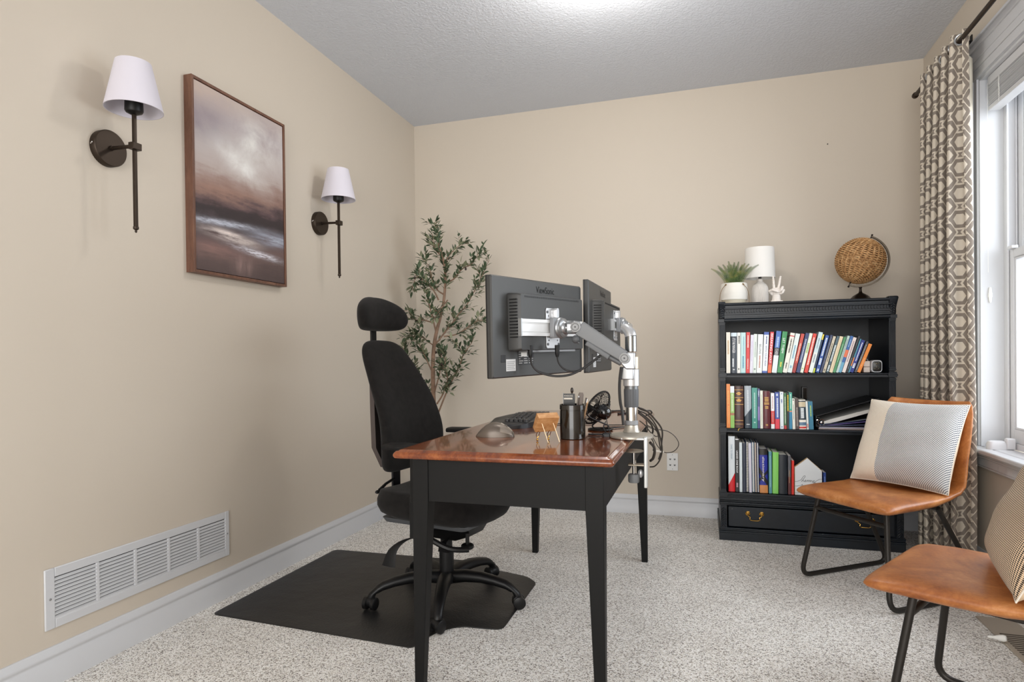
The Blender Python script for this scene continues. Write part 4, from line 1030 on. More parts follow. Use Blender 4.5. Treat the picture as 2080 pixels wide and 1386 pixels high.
# ================================================================ office chair
def office_chair():
    r=thing('office_chair','black high back office chair with headrest and five star base','office chair',(-1.055,2.43,.0045),-.19)
    B=M_BLACKF
    def cushion(name,rings_def,m=B,ang=180):
        b=MB();rings=[]
        for (cx,cz,w,d,tilt,curve) in rings_def:
            R=[];cx-=.035*max(0,(cz-.6)/.5)
            N=32
            for k in range(N):
                a=2*math.pi*k/N;ca,sa=math.cos(a),math.sin(a)
                y=w*math.copysign(abs(ca)**.75,ca);x=d*math.copysign(abs(sa)**.8,sa)
                x+=curve*(y/max(w,1e-4))**2
                R.append(V((cx+x*math.cos(tilt),y,cz+x*math.sin(tilt))))
            rings.append(R)
        b.ring(rings);return b.build(name,m,r,ang=ang,subsurf=2)
    # backrest: narrow rounded top, wide lower wings
    prof=[(-.215,.545,.08,.012,0,.01),(-.215,.552,.15,.028,0,.02),(-.212,.575,.190,.040,0,.035),(-.205,.64,.208,.045,0,.05),(-.205,.72,.208,.045,0,.055),(-.215,.80,.198,.042,0,.05),(-.240,.88,.194,.042,0,.042),(-.268,.96,.174,.040,0,.032),(-.297,1.03,.156,.038,0,.024),(-.312,1.075,.138,.034,0,.018),(-.320,1.105,.108,.026,0,.012),(-.323,1.118,.06,.014,0,.006)]
    cushion('backrest',prof)
    # darker plastic shell behind
    b=MB();rings=[]
    for cz,w,cx in ((.57,.13,-.262),(.66,.185,-.262),(.8,.175,-.276),(.95,.125,-.322),(1.06,.09,-.362)):
        rings.append([V((cx+.01*(1 if abs(k)==4 else 0)+.03*(k/4)**2,w*k/4,cz)) for k in range(-4,5)]+[V((cx-.014+.03*(k/4)**2,w*k/4,cz)) for k in range(4,-5,-1)])
    b.ring(rings);b.build('back_shell',mat('#4b423f',.7,name='worn_brown_black_shell'),r,ang=50)
    # headrest
    hr=[(-.335,1.160,.10,.024,.05,.02),(-.332,1.168,.142,.040,.05,.045),(-.328,1.20,.157,.049,.05,.055),(-.328,1.24,.153,.050,.05,.052),(-.334,1.275,.130,.044,.05,.040),(-.342,1.302,.080,.030,.05,.022),(-.347,1.315,.038,.015,.05,.008)]
    cushion('headrest',hr)
    b=MB();b.box((-.388,0,1.13),(.010,.034,.14));b.build('headrest_post',M_BLACKP,r,bevel=.002)
    # seat cushion
    b=MB();rings=[]
    N=40
    def ring(z,sx,sy,dx=0,wf=0):
        R=[]
        for k in range(N):
            a=2*math.pi*k/N;ca,sa=math.cos(a),math.sin(a)
            x=sx*math.copysign(abs(ca)**.6,ca);y=sy*math.copysign(abs(sa)**.6,sa)
            zz=z+.035*(abs(y)/.25)**2*(1 if z>.44 else .5)-.02*max(0,x/.24)**2+ (.02*max(0,-x/.24)**2 if z>.44 else .01*max(0,-x/.24)**2)
            R.append(V((x+dx,y,zz)))
        return R
    for z,sx,sy in ((.360,.15,.15),(.368,.205,.21),(.385,.238,.242),(.41,.250,.252),(.435,.250,.252),(.455,.238,.240),(.468,.20,.20),(.472,.12,.12),(.472,.03,.03)): rings.append(ring(z,sx,sy))
    b.ring(rings);b.build('seat',B,r,ang=180)
    b=MB();b.ring([[V((x,y,z)) for x,y in rrect(w,d,.03)] for z,w,d in ((.352,.40,.34),(.372,.42,.36))]);b.build('seat_pan',M_DGREY,r,bevel=.002)
    # mechanism
    b=MB();b.ring([[V((x+.02,y,z)) for x,y in rrect(w,d,.015)] for z,w,d in ((.272,.12,.10),(.30,.26,.13),(.352,.30,.2))]);b.build('tilt_mechanism',M_BLACKP,r,bevel=.003)
    b=MB();b.tube(fillet([(-.05,-.0,.30),(-.235,0,.30),(-.275,0,.36),(-.262,0,.74)],.05,6),.004,8)
    b.bar((-.06,0,.31),(-.22,0,.32),.055,.012);b.bar((-.22,0,.325),(-.268,0,.44),.055,.010,(1,0,0));b.bar((-.268,0,.43),(-.268,0,.80),.052,.010,(1,0,0));b.build('back_bar',mat('#15161b',.4,name='dark_steel_bar'),r,bevel=.002)
    b=MB();b.tube([(-.262,-.02,.50),(-.268,-.07,.485),(-.275,-.105,.462)],[.006,.006,.008],10);b.ell((-.277,-.112,.457),(.010,.016,.008),None,12,8);b.build('back_height_lever',M_BLACKP,r)
    # paddle levers
    for pts,wd in (([(-.04,-.13,.30),(-.07,-.20,.295),(-.10,-.235,.26),(-.11,-.25,.20)],.028),([(.08,-.10,.30),(.10,-.17,.295),(.125,-.20,.275)],.024)):
        b=MB();sm=smoothpath(pts,4);rings=[]
        for i,p in enumerate(sm):
            t=i/(len(sm)-1);w=.006+wd*t**1.3;rings.append([p+V((-w,0,0)),p+V((-w*.6,-.004,0)),p+V((w*.6,-.004,0)),p+V((w,0,0)),p+V((w*.6,.004,.0)),p+V((-w*.6,.004,0))])
        b.ring(rings);b.build('paddle_lever',M_BLACKP2,r,ang=50,bevel=.001)
    b=MB();b.cyl((.17,-.10,.33),(.17,-.10,.285),.008);b.lathe([(0,0),(.022,0),(.026,.004),(.026,.014),(.022,.018),(0,.018)],(.17,-.10,.268),None,12);b.build('tension_knob',M_BLACKP,r)
    b=MB();b.tube(smoothpath([(-.02,-.21,.352),(.06,-.235,.34),(.16,-.22,.30),(.22,-.17,.29)],5),.011,8);b.build('seat_edge_bar',M_BLACKP,r)
    # gas column
    b=MB();b.cyl((0,0,.262),(0,0,.290),.014);b.build('piston',M_CHROME,r)
    b=MB();b.cyl((0,0,.10),(0,0,.215),.031,.031,28);b.cyl((0,0,.215),(0,0,.262),.026,.025,28);b.build('column_cover',M_BLACKP,r,bevel=.002)
    # star base
    b=MB();b.lathe([(0,.072),(.030,.072),(.048,.080),(.052,.100),(.045,.118),(.034,.124),(0,.124)],n=30);b.build('hub',M_BLACKP,r)
    base=math.radians(215)+.19
    for k in range(5):
        a=base+2*math.pi*k/5;ca,sa=math.cos(a),math.sin(a)
        b=MB();rings=[]
        for t,z,w,h in ((.03,.100,.034,.027),(.09,.110,.031,.025),(.16,.110,.027,.022),(.22,.102,.024,.0195),(.27,.090,.022,.018),(.292,.079,.020,.017)):
            rings.append([V((t*ca-sa*w*math.copysign(abs(math.cos(q))**.8,math.cos(q))*1.0,t*sa+ca*w*math.copysign(abs(math.cos(q))**.8,math.cos(q)),z+h*math.sin(q))) for q in [2*math.pi*i/16 for i in range(16)]])
        for t,z,w in ((.310,.066,.0185),(.316,.055,.018),(.318,.048,.017)):
            rings.append([V((t*ca-sa*w*math.cos(q)+ca*w*math.sin(q)*.9,t*sa+ca*w*math.cos(q)+sa*w*math.sin(q)*.9,z)) for q in [2*math.pi*i/16 for i in range(16)]])
        b.ring(rings);leg=b.build('base_leg',M_BLACKP,r,ang=60)
        rot=a+(.9,-.6,.4,1.4,2.1)[k];cr,sr=math.cos(rot),math.sin(rot)
        px,py=.318*ca,.318*sa
        b=MB();b.cyl((px,py,.052),(px,py,.03),.006)
        b.ring([[V((px+x*cr-y*sr,py+x*sr+y*cr,z)) for x,y in rrect(w,d,.012)] for z,w,d in ((.050,.030,.034),(.042,.044,.040),(.026,.048,.042),(.018,.040,.040))])
        cs=b.build('caster',M_BLACKP,leg,ang=50)
        for s in (-1,1):
            bb=MB();R=Matrix.Rotation(rot,3,'Z')@Euler((math.pi/2,0,0)).to_matrix()
            cpos=V((px+.006*cr-s*.0185*sr,py+.006*sr+s*.0185*cr,.0255));RR=Matrix.Rotation(rot,3,'Z')
            bb.tube([cpos+RR@V((0,-.009,0)),cpos+RR@V((0,-.007,0)),cpos+RR@V((0,.007,0)),cpos+RR@V((0,.009,0))],[.022,.0255,.0255,.022],24)
            bb.build('caster_wheel',M_BLACKP,leg,ang=50)
    # arms
    for s in (-1,1):
        b=MB();b.bar((.05,s*.20,.345),(.05,s*.285,.345),.05,.010);b.bar((.05,s*.285,.34),(.05,s*.285,.50),.008,.045,(1,0,0));b.bar((.05,s*.285,.48),(.05,s*.283,.675),.014,.032,(1,0,0));b.build('arm_post',M_BLACKP,r,bevel=.002)
        b=MB();rings=[]
        x9=.0 if s>0 else .085
        for x,w,h,z in ((-.175+x9,.022,.008,.688),(-.165+x9,.036,.012,.690),(-.08+x9*.8,.042,.0125,.692),(.02,.044,.013,.692),(.08,.040,.012,.692),(.095,.026,.008,.690)):
            rings.append([V((x,s*.283+w*math.copysign(abs(math.cos(q))**.6,math.cos(q)),z+h*math.copysign(abs(math.sin(q))**.6,math.sin(q)))) for q in [2*math.pi*i/20 for i in range(20)]])
        b.ring(rings);b.build('armrest',M_BLACKP2,r,ang=60)
office_chair()
# ================================================================ lounge chairs
def leather():
    t=NT('tan_leather');v=t.coord();n=t.noise(v,7,5,.65,.7);n2=t.noise(v,120,3,.6)
    f=t.math('ADD',t.math('MULTIPLY',n,.8),t.math('MULTIPLY',n2,.2))
    t.p(col=t.ramp(f,[(.3,'#7f4420'),(.45,'#a2602f'),(.58,'#bb7840'),(.72,'#d59a66')]),rough=.38,coat=.12,crough=.3)
    t.bump(t.math('ADD',t.noise(v,350,3,.6),t.math('MULTIPLY',t.noise(v,14,3,.6,1.5),2.)),.25,.0012);return t.m
M_LEA=leather();M_FRAME=mat('#33302d',.42,.55,name='dark_powder_coated_steel')
def lounge_chair():
    r=thing('lounge_chair','','chair',(0,0,0))
    # shell centre line: (x, z, halfwidth, dish, curl)
    def shell(name,defs,capA=True):
        b=MB();rings=[];P=[V((d[0],0,d[1])) for d in defs]
        for i,d in enumerate(defs):
            t=(P[min(i+1,len(P)-1)]-P[max(i-1,0)]).normalized();nn=V((t.z,0,-t.x))
            w=d[2];dish=d[3];th=d[4];N=28;up=[];dn=[]
            for k in range(N+1):
                u=math.sin((-1+2*k/N)*math.pi/2);y=w*u
                e=(1-abs(u)**9)**.5 if abs(u)<.99999 else 0
                base=P[i]+nn*(dish*abs(u)**2.4)+V((0,d[5]+y,0))
                up.append(base+nn*(th*.5*e));dn.append(base-nn*(th*.5*e))
            rings.append(up+dn[::-1][1:-1])
        b.ring(rings);return b.build(name,M_LEA,r,ang=60)
    seat=[(.304,.414,.220,.0,.006,.022),(.300,.415,.228,.0,.024,.022),(.290,.416,.235,.0,.036,.022),(.268,.417,.239,.001,.047,.02),(.20,.417,.238,.003,.053,.015),(.10,.415,.234,.005,.053,.01),(.0,.413,.232,.010,.050,.005),(-.08,.415,.232,.018,.040,.0),(-.15,.422,.232,.030,.036,.0),(-.195,.445,.232,.040,.032,.0),(-.213,.475,.231,.043,.031,.0)]
    back=[(-.2135,.4755,.2305,.043,.031,.0),(-.225,.51,.229,.044,.031,.0),(-.235,.57,.226,.043,.030,.0),(-.245,.64,.222,.040,.029,.005),(-.253,.71,.216,.036,.028,.01),(-.260,.77,.208,.032,.027,.015),(-.266,.805,.196,.029,.024,.018),(-.269,.818,.186,.028,.014,.018),(-.270,.822,.180,.028,.004,.018)]
    shell('seat',seat);shell('backrest',back)
    b=MB()
    # stitched seam at the bend
    ring=[]
    for k in range(19):
        u=-1+2*k/18;nx,nz=.94,.34;ring.append(V((-.2135+nx*(.043*abs(u)**2.4+.0155*(1-abs(u)**6)**.5),.2305*u,.4755+nz*(.043*abs(u)**2.4+.0155*(1-abs(u)**6)**.5))))
    b.tube(ring,.0014,6);b.build('seam_piping',mat('#8a4f28',.5,name='leather_seam'),r)
    rr=.0108
    for s in (-1,1):
        b=MB();b.tube(fillet([(.205,s*.17,.388),(.2575,s*.225,.0115),(-.285,s*.225,.0115),(-.06,s*.19,.388)],[0,.06,.06,0],8),rr,12);b.build('sled_leg',M_FRAME,r,ang=60)
    b=MB();b.tube([(.214,-.178,.335),(.214,.178,.335)],rr*.92,12);b.build('crossbar',M_FRAME,r)
    b=MB();b.tube([(.206,-.17,.387),(.206,.17,.387)],rr*.9,10);b.tube([(-.06,-.19,.387),(-.06,.19,.387)],rr*.9,10)
    for s in (-1,1): b.tube([(.206,s*.15,.387),(-.06,s*.16,.387)],rr*.8,10)
    b.build('under_seat_frame',M_FRAME,r)
    return r
def dup(root,loc,rz,label):
    c=root.copy();COL.objects.link(c);c.location=loc;c.rotation_euler=(0,0,rz);c['label']=label
    for ch in list(root.children):
        d=ch.copy();COL.objects.link(d);d.parent=c
    return c
ch=lounge_chair();ch.location=(.770,3.09,0);ch.rotation_euler=(0,0,math.atan2(-.6,-.8))
ch['label']='tan leather lounge chair in front of the bookcase with a cream and grey pillow';ch['group']='tan leather lounge chairs by the window'
dup(ch,(.799,1.924,0),math.atan2(.53,-.85),'nearest tan leather lounge chair, cut off by the right edge of the photo')
# ================================================================ pillows
def weave(name,c1,c2,scale,thr=.5):
    t=NT(name);tc=t.n('ShaderNodeTexCoord');mp=t.n('ShaderNodeMapping');t.t.links.new(tc.outputs['UV'],mp.inputs[0]);mp.inputs['Scale'].default_value=(scale,scale,1);mp.inputs['Rotation'].default_value=(0,0,.785)
    ck=t.n('ShaderNodeTexChecker');t.t.links.new(mp.outputs[0],ck.inputs[0]);ck.inputs['Scale'].default_value=1
    return t,ck
def pillow_mesh(w,h,th,seed=1,N=36):
    rnd=random.Random(seed);vs=[];uvs=[];fs=[]
    def pos(u,v,s):
        au,av=abs(u),abs(v)
        e=((1-au**3.2)*(1-av**3.2));e=max(0,e)**.55
        # corners pulled out into soft points
        x=w/2*u*(1-.055*(1-av**2)*au**4);y=h/2*v*(1-.055*(1-au**2)*av**4)
        z=s*th/2*e
        z+=.004*math.sin(5*u+2*v+seed)*e+.003*math.sin(9*v-3*u+seed)*e
        return V((x,y,z))
    for s in (1,-1):
        for i in range(N+1):
            for j in range(N+1):
                u=-1+2*i/N;v=-1+2*j/N;vs.append(pos(u,v,s));uvs.append((i/N,j/N))
    M=(N+1)*(N+1)
    for s in (0,1):
        for i in range(N):
            for j in range(N):
                a=s*M+i*(N+1)+j;f=(a,a+N+1,a+N+2,a+1);fs.append(f if s==0 else f[::-1])
    return vs,fs,uvs
def pillow(label,loc,X,Y,w,h,th,m,seed,group=None):
    r=thing('throw_pillow',label,'pillow',loc,0,'throw pillows on the lounge chairs')
    X=V(X).normalized();Y=V(Y);Y=(Y-X*Y.dot(X)).normalized();N=X.cross(Y)
    r.rotation_euler=Matrix((X,Y,N)).transposed().to_euler()
    vs,fs,uvs=pillow_mesh(w,h,th,seed);nh=len(fs)//2;b=MB();b.add(vs,fs[:nh],uvs);b.cur=1;b.add(vs,fs[nh:],uvs);b.build('cover',[m,mat('#e8cfae',.9,name='plain_sand_cotton')],r,ang=180)
    # piping along the seam
    edge=[];N_=36
    def epos(u,v):
        au,av=abs(u),abs(v);return V((w/2*u*(1-.055*(1-av**2)*au**4),h/2*v*(1-.055*(1-au**2)*av**4),0))
    for k in range(N_): edge.append(epos(-1+2*k/N_,-1))
    for k in range(N_): edge.append(epos(1,-1+2*k/N_))
    for k in range(N_): edge.append(epos(1-2*k/N_,1))
    for k in range(N_): edge.append(epos(-1,1-2*k/N_))
    b=MB();b.tube(edge,.0022,6,closed=True);b.build('seam_piping',mat('#e9dfd0',.85,name='cream_cotton'),r)
    return r
def pillow_mat(kind):
    t=NT('pillow_'+kind);tc=t.n('ShaderNodeTexCoord');sp=t.n('ShaderNodeSeparateXYZ');t.t.links.new(tc.outputs['UV'],sp.inputs[0])
    sc=70 if kind=='cream_grey' else 58
    mp=t.n('ShaderNodeMapping');t.t.links.new(tc.outputs['UV'],mp.inputs[0]);mp.inputs['Scale'].default_value=(sc,sc,1);mp.inputs['Rotation'].default_value=(0,0,.6 if kind=='cream_grey' else .785)
    s2=t.n('ShaderNodeSeparateXYZ');t.t.links.new(mp.outputs[0],s2.inputs[0])
    a=t.math('SINE',t.math('MULTIPLY',s2.outputs[0],6.283));c=t.math('SINE',t.math('MULTIPLY',s2.outputs[1],6.283))
    wv=t.math('MULTIPLY',a,c) if kind!='cream_grey' else t.math('ADD',t.math('MULTIPLY',a,.7),t.math('MULTIPLY',c,.5))
    if kind=='cream_grey':
        dark=t.ramp(t.math('MULTIPLY_ADD',wv,.5,.5),[(.33,'#5c646d'),(.58,'#e6e3df')])
        crm=t.mix(t.math('MULTIPLY_ADD',wv,.1,.1),'#ece0cf','#d5c3ac')
        f=t.math('GREATER_THAN',t.math('ADD',sp.outputs[0],t.math('MULTIPLY',sp.outputs[1],.0)),.315)
        col=t.mix(f,crm,dark)
    else:
        dark=t.ramp(t.math('MULTIPLY_ADD',wv,.5,.5),[(.42,'#33261d'),(.56,'#e4c8a6')])
        col=dark
    t.p(col=col,rough=.9,sheen=.2);t.bump(wv,.5,.0012);return t.m
def cw(c,F,x,y,z):
    L=V((-F[1],F[0]));return V((c[0]+x*F[0]+y*L.x,c[1]+x*F[1]+y*L.y,z))
F1=(-.8,-.6);c1=(.770,3.09)
bl=cw(c1,F1,-.005,-.205,.452);br=cw(c1,F1,-.05,.185,.452);tl=cw(c1,F1,-.165,-.165,.80)
pillow('cream and blue grey woven throw pillow on the chair in front of the bookcase',
 (bl+br)/2+(tl-bl)*.5+V((.01,.01,.006)),br-bl,tl-bl,.43,.40,.150,pillow_mat('cream_grey'),1)
F2=(-.85/1.0017,.53/1.0017);c2=(.799,1.924)
br=V((.690,1.705,.452));bl=V((.785,2.08,.452));tl=V((.785+.155,2.08-.030,.76))
pillow('tan and black checked throw pillow on the nearest lounge chair at the right edge',
 (bl+br)/2+(tl-bl)*.52+V((.0,.0,.008)),br-bl,tl-bl,.42,.365,.15,pillow_mat('tan_check'),2)
# ================================================================ olive tree
TRUNK=[(-1.705,3.750,0.200),(-1.704,3.750,0.608),(-1.709,3.750,0.792),(-1.709,3.750,0.990),(-1.701,3.750,1.109),(-1.682,3.750,1.208),(-1.654,3.750,1.305),(-1.625,3.750,1.422),(-1.613,3.750,1.579),(-1.627,3.750,1.698),(-1.648,3.750,1.758),(-1.668,3.750,1.838),(-1.694,3.750,1.918)]
BRANCHES=[
[(-1.699,3.750,1.119),(-1.673,3.764,1.158),(-1.592,3.779,1.256),(-1.533,3.793,1.334),(-1.485,3.807,1.392),(-1.437,3.821,1.481),(-1.388,3.836,1.578),(-1.340,3.850,1.686)],
[(-1.682,3.750,1.208),(-1.696,3.736,1.286),(-1.710,3.722,1.364),(-1.724,3.708,1.442),(-1.753,3.694,1.550),(-1.778,3.680,1.608)],
[(-1.608,3.750,1.540),(-1.544,3.725,1.553),(-1.471,3.700,1.614),(-1.400,3.675,1.635),(-1.339,3.650,1.703)],
[(-1.622,3.750,1.648),(-1.598,3.783,1.721),(-1.558,3.817,1.773),(-1.507,3.850,1.825)],
[(-1.629,3.750,1.182),(-1.554,3.787,1.196),(-1.483,3.825,1.245),(-1.433,3.863,1.286),(-1.405,3.900,1.287)],
[(-1.704,3.750,1.124),(-1.754,3.707,1.173),(-1.786,3.663,1.207),(-1.824,3.620,1.177)],
[(-1.713,3.750,1.278),(-1.794,3.783,1.297),(-1.871,3.817,1.306),(-1.920,3.850,1.360)],
[(-1.689,3.750,0.644),(-1.621,3.733,0.784),(-1.560,3.717,0.893),(-1.500,3.700,0.990),(-1.461,3.683,1.066),(-1.403,3.667,1.132),(-1.381,3.650,1.169)],
[(-1.683,3.750,0.738),(-1.623,3.712,0.805),(-1.574,3.675,0.894),(-1.572,3.638,0.991),(-1.559,3.600,1.086)],
[(-1.698,3.750,0.822),(-1.679,3.783,0.930),(-1.676,3.817,1.029),(-1.712,3.850,1.100)],
[(-1.721,3.750,0.723),(-1.773,3.738,0.812),(-1.820,3.725,0.902),(-1.868,3.713,0.992),(-1.903,3.700,1.112)],
[(-1.712,3.750,0.941),(-1.739,3.707,1.040),(-1.755,3.663,1.109),(-1.776,3.620,1.186)],
[(-1.488,3.750,1.067),(-1.498,3.675,1.115),(-1.518,3.600,1.161)],
[(-1.630,3.750,1.462),(-1.680,3.768,1.495),(-1.725,3.785,1.569),(-1.749,3.802,1.652),(-1.795,3.820,1.698)],
[(-1.663,3.750,1.424),(-1.683,3.725,1.481),(-1.729,3.700,1.540),(-1.776,3.675,1.578),(-1.808,3.650,1.499)],
[(-1.632,3.750,1.708),(-1.667,3.733,1.746),(-1.675,3.717,1.783),(-1.682,3.700,1.859)],
[(-1.599,3.750,1.421),(-1.631,3.675,1.339),(-1.629,3.600,1.286)],
[(-1.689,3.750,0.693),(-1.762,3.782,0.790),(-1.831,3.815,0.858),(-1.880,3.848,0.939),(-1.918,3.880,0.990)],
]
LOOPS=[
[(-0.231,2.350,0.843),(-0.216,2.400,0.832),(-0.200,2.450,0.814),(-0.180,2.500,0.782),(-0.163,2.550,0.749),(-0.160,2.600,0.718),(-0.166,2.650,0.679),(-0.173,2.700,0.626),(-0.186,2.750,0.587)],
[(-0.232,2.350,0.832),(-0.207,2.394,0.816),(-0.185,2.438,0.786),(-0.170,2.481,0.745),(-0.161,2.525,0.696),(-0.160,2.569,0.649),(-0.174,2.613,0.603),(-0.196,2.656,0.572),(-0.219,2.700,0.560)],
[(-0.231,2.350,0.823),(-0.214,2.400,0.801),(-0.195,2.450,0.772),(-0.191,2.500,0.748),(-0.197,2.550,0.723),(-0.217,2.600,0.697)],
[(-0.226,2.500,0.766),(-0.203,2.518,0.749),(-0.177,2.536,0.741),(-0.141,2.555,0.734),(-0.112,2.573,0.713),(-0.096,2.591,0.683),(-0.102,2.609,0.658),(-0.124,2.627,0.638),(-0.157,2.645,0.634),(-0.183,2.664,0.654),(-0.204,2.682,0.687),(-0.218,2.700,0.701)],
[(-0.244,2.500,0.828),(-0.222,2.525,0.817),(-0.205,2.550,0.815),(-0.201,2.575,0.803),(-0.225,2.600,0.791)],
[(-0.217,2.500,0.779),(-0.213,2.520,0.745),(-0.218,2.540,0.718),(-0.201,2.560,0.700),(-0.193,2.580,0.675),(-0.198,2.600,0.646)],
[(-0.232,2.400,0.788),(-0.219,2.450,0.768),(-0.196,2.500,0.729),(-0.181,2.550,0.711),(-0.175,2.600,0.715),(-0.198,2.650,0.731),(-0.228,2.700,0.738)],
[(-0.194,2.400,0.706),(-0.182,2.425,0.687),(-0.181,2.450,0.663),(-0.189,2.475,0.634),(-0.201,2.500,0.620)],
[(-0.236,2.400,0.824),(-0.208,2.440,0.797),(-0.185,2.480,0.763),(-0.173,2.520,0.727),(-0.170,2.560,0.685),(-0.168,2.600,0.647)],
]
CABA=[(-0.559,2.020,1.047),(-0.558,2.031,1.015),(-0.541,2.042,0.990),(-0.512,2.053,0.977),(-0.475,2.064,0.971),(-0.433,2.076,0.976),(-0.396,2.087,0.994),(-0.360,2.098,1.019),(-0.332,2.109,1.041),(-0.306,2.120,1.050)]
CABB=[(-0.484,2.100,1.049),(-0.482,2.108,1.020),(-0.467,2.117,0.997),(-0.443,2.125,0.987),(-0.412,2.133,0.990),(-0.374,2.142,1.016),(-0.342,2.150,1.041)]
CABC=[(-0.255,2.100,1.012),(-0.257,2.100,0.984),(-0.258,2.100,0.953),(-0.256,2.100,0.921)]
DC1=[(-0.394,2.189,0.761),(-0.366,2.195,0.761),(-0.339,2.193,0.761)]
DC2=[(-0.382,2.120,0.761),(-0.353,2.112,0.761),(-0.337,2.143,0.761),(-0.329,2.173,0.761)]
DC3=[(-0.387,2.492,0.761),(-0.347,2.509,0.761),(-0.298,2.513,0.761)]
DC4=[(-0.424,2.358,0.761),(-0.378,2.385,0.761),(-0.334,2.411,0.761),(-0.293,2.455,0.761)]
DC5=[(-0.476,3.364,0.761),(-0.464,3.545,0.761),(-0.447,3.704,0.761)]
DC6=[(-0.443,3.117,0.761),(-0.427,3.179,0.761),(-0.381,3.218,0.761)]
DC7=[(-0.471,3.331,0.761),(-0.452,3.473,0.761),(-0.417,3.478,0.761)]
DC8=[(-0.395,3.012,0.761),(-0.362,3.059,0.761)]
def olive_tree():
    r=thing('olive_tree','slender artificial olive tree in the corner behind the desk','tree',(-1.70,3.75,0))
    O=V((-1.70,3.75,0))
    bark=mat('#8a6f5c',.85,name='olive_bark',var=.35,vscale=30,bump=.5,bscale=90,bdist=.002)
    b=MB();b.lathe([(0,0),(.10,0),(.125,.02),(.135,.20),(.13,.22),(.12,.22),(.115,.19),(0,.19)],n=36);b.build('pot',mat('#2b2a29',.6,name='charcoal_pot'),r)
    b=MB();b.lathe([(.0,.191),(.113,.193),(0,.20)],n=24);b.build('soil',mat('#2f261f',.95),r)
    T=smoothpath([V(p)-O for p in TRUNK],5);n=len(T)
    b=MB();b.tube(T,[.017*(1-.80*i/n) for i in range(n)],10);b.build('trunk',bark,r)
    rnd=random.Random(11);leaf=MB();tw=MB()
    allb=[]
    for pts in BRANCHES:
        P=smoothpath([V(p)-O for p in pts],5);m=len(P);L=sum((P[i+1]-P[i]).length for i in range(m-1))
        b=MB();b.tube(P,[.0062*min(1,L/.5+.3)*(1-.8*i/m) for i in range(m)],7);b.build('branch',bark,r)
        allb.append((P,L,.22 if L>.25 else .08))
    allb.append((T[int(n*.62):],.6,.0))
    def add_leaf(p,d,up):
        L=rnd.uniform(.032,.056);w=L*rnd.uniform(.17,.24)
        d=d.normalized();s=d.cross(up);
        if s.length<.1: s=V((1,0,0))
        s.normalize();n_=s.cross(d);st=L*.12
        a=p+d*st
        pts=[a,a+d*L*.3+s*w*.9+n_*.002,a+d*L*.6+s*w*.85+n_*.001,a+d*L-n_*.004,a+d*L*.6-s*w*.85+n_*.001,a+d*L*.3-s*w*.9+n_*.002,a+d*L*.3-n_*.001,a+d*L*.6-n_*.001]
        leaf.cur=0 if rnd.random()<.72 else 1
        leaf.add(pts,[(0,1,6),(1,2,7,6),(2,3,7),(3,4,7),(4,5,6,7),(5,0,6)])
    for P,L,st in allb:
        m=len(P);i0=int(m*st);acc=0
        for i in range(i0,m-1):
            seg=(P[i+1]-P[i]);acc+=seg.length
            while acc>.0072:
                acc-=.0072;t=seg.normalized();q=P[i]+seg*rnd.random()
                az=rnd.uniform(0,2*math.pi);o=t.orthogonal().normalized();o=Matrix.Rotation(az,3,t)@o
                d=t*rnd.uniform(.5,1.1)+o*rnd.uniform(.6,1.0)+V((0,0,.15))
                if rnd.random()<.28:
                    # short side twig with its own leaves
                    Lt=rnd.uniform(.03,.075);e=q+d.normalized()*Lt;tw.tube([q,(q+e)/2+V((0,0,.003)),e],.0012,4)
                    for k in range(int(Lt/.011)):
                        qq=q.lerp(e,(k+1)/(Lt/.011));o2=Matrix.Rotation(rnd.uniform(0,6.28),3,d.normalized())@d.orthogonal().normalized()
                        add_leaf(qq,d.normalized()*.8+o2*.8,V((rnd.uniform(-.5,.5),rnd.uniform(-.5,.5),1)))
                    add_leaf(e,d,V((0,0,1)))
                else: add_leaf(q,d,V((rnd.uniform(-.6,.6),rnd.uniform(-.6,.6),1)))
        add_leaf(P[-1],P[-1]-P[-2],V((0,0,1)))
    # keep leaves in front of the walls
    lx=XL-O.x+.01;ly=YB-O.y-.008
    for i,v in enumerate(leaf.v):
        leaf.v[i]=V((max(v.x,lx),min(v.y,ly),v.z))
    g1=mat('#48593f',.5,name='olive_leaf_green',var=.4,vscale=14);g2=mat('#808468',.6,name='olive_leaf_underside',var=.3,vscale=14)
    for m_ in (g1,g2):
        pass
    leaf.build('foliage',[g1,g2],r,smooth=False);tw.build('twigs',bark,r)
    for i in range(9):
        P,L,st=allb[rnd.randrange(len(allb))];q=P[rnd.randrange(len(P)//2,len(P))]
        b=MB();b.ell(q+V((rnd.uniform(-.02,.02),-.015,-.012)),(.007,.007,.010),None,10,8);b.build('olive',mat('#3a2a24',.35,name='black_olive'),r)
olive_tree()
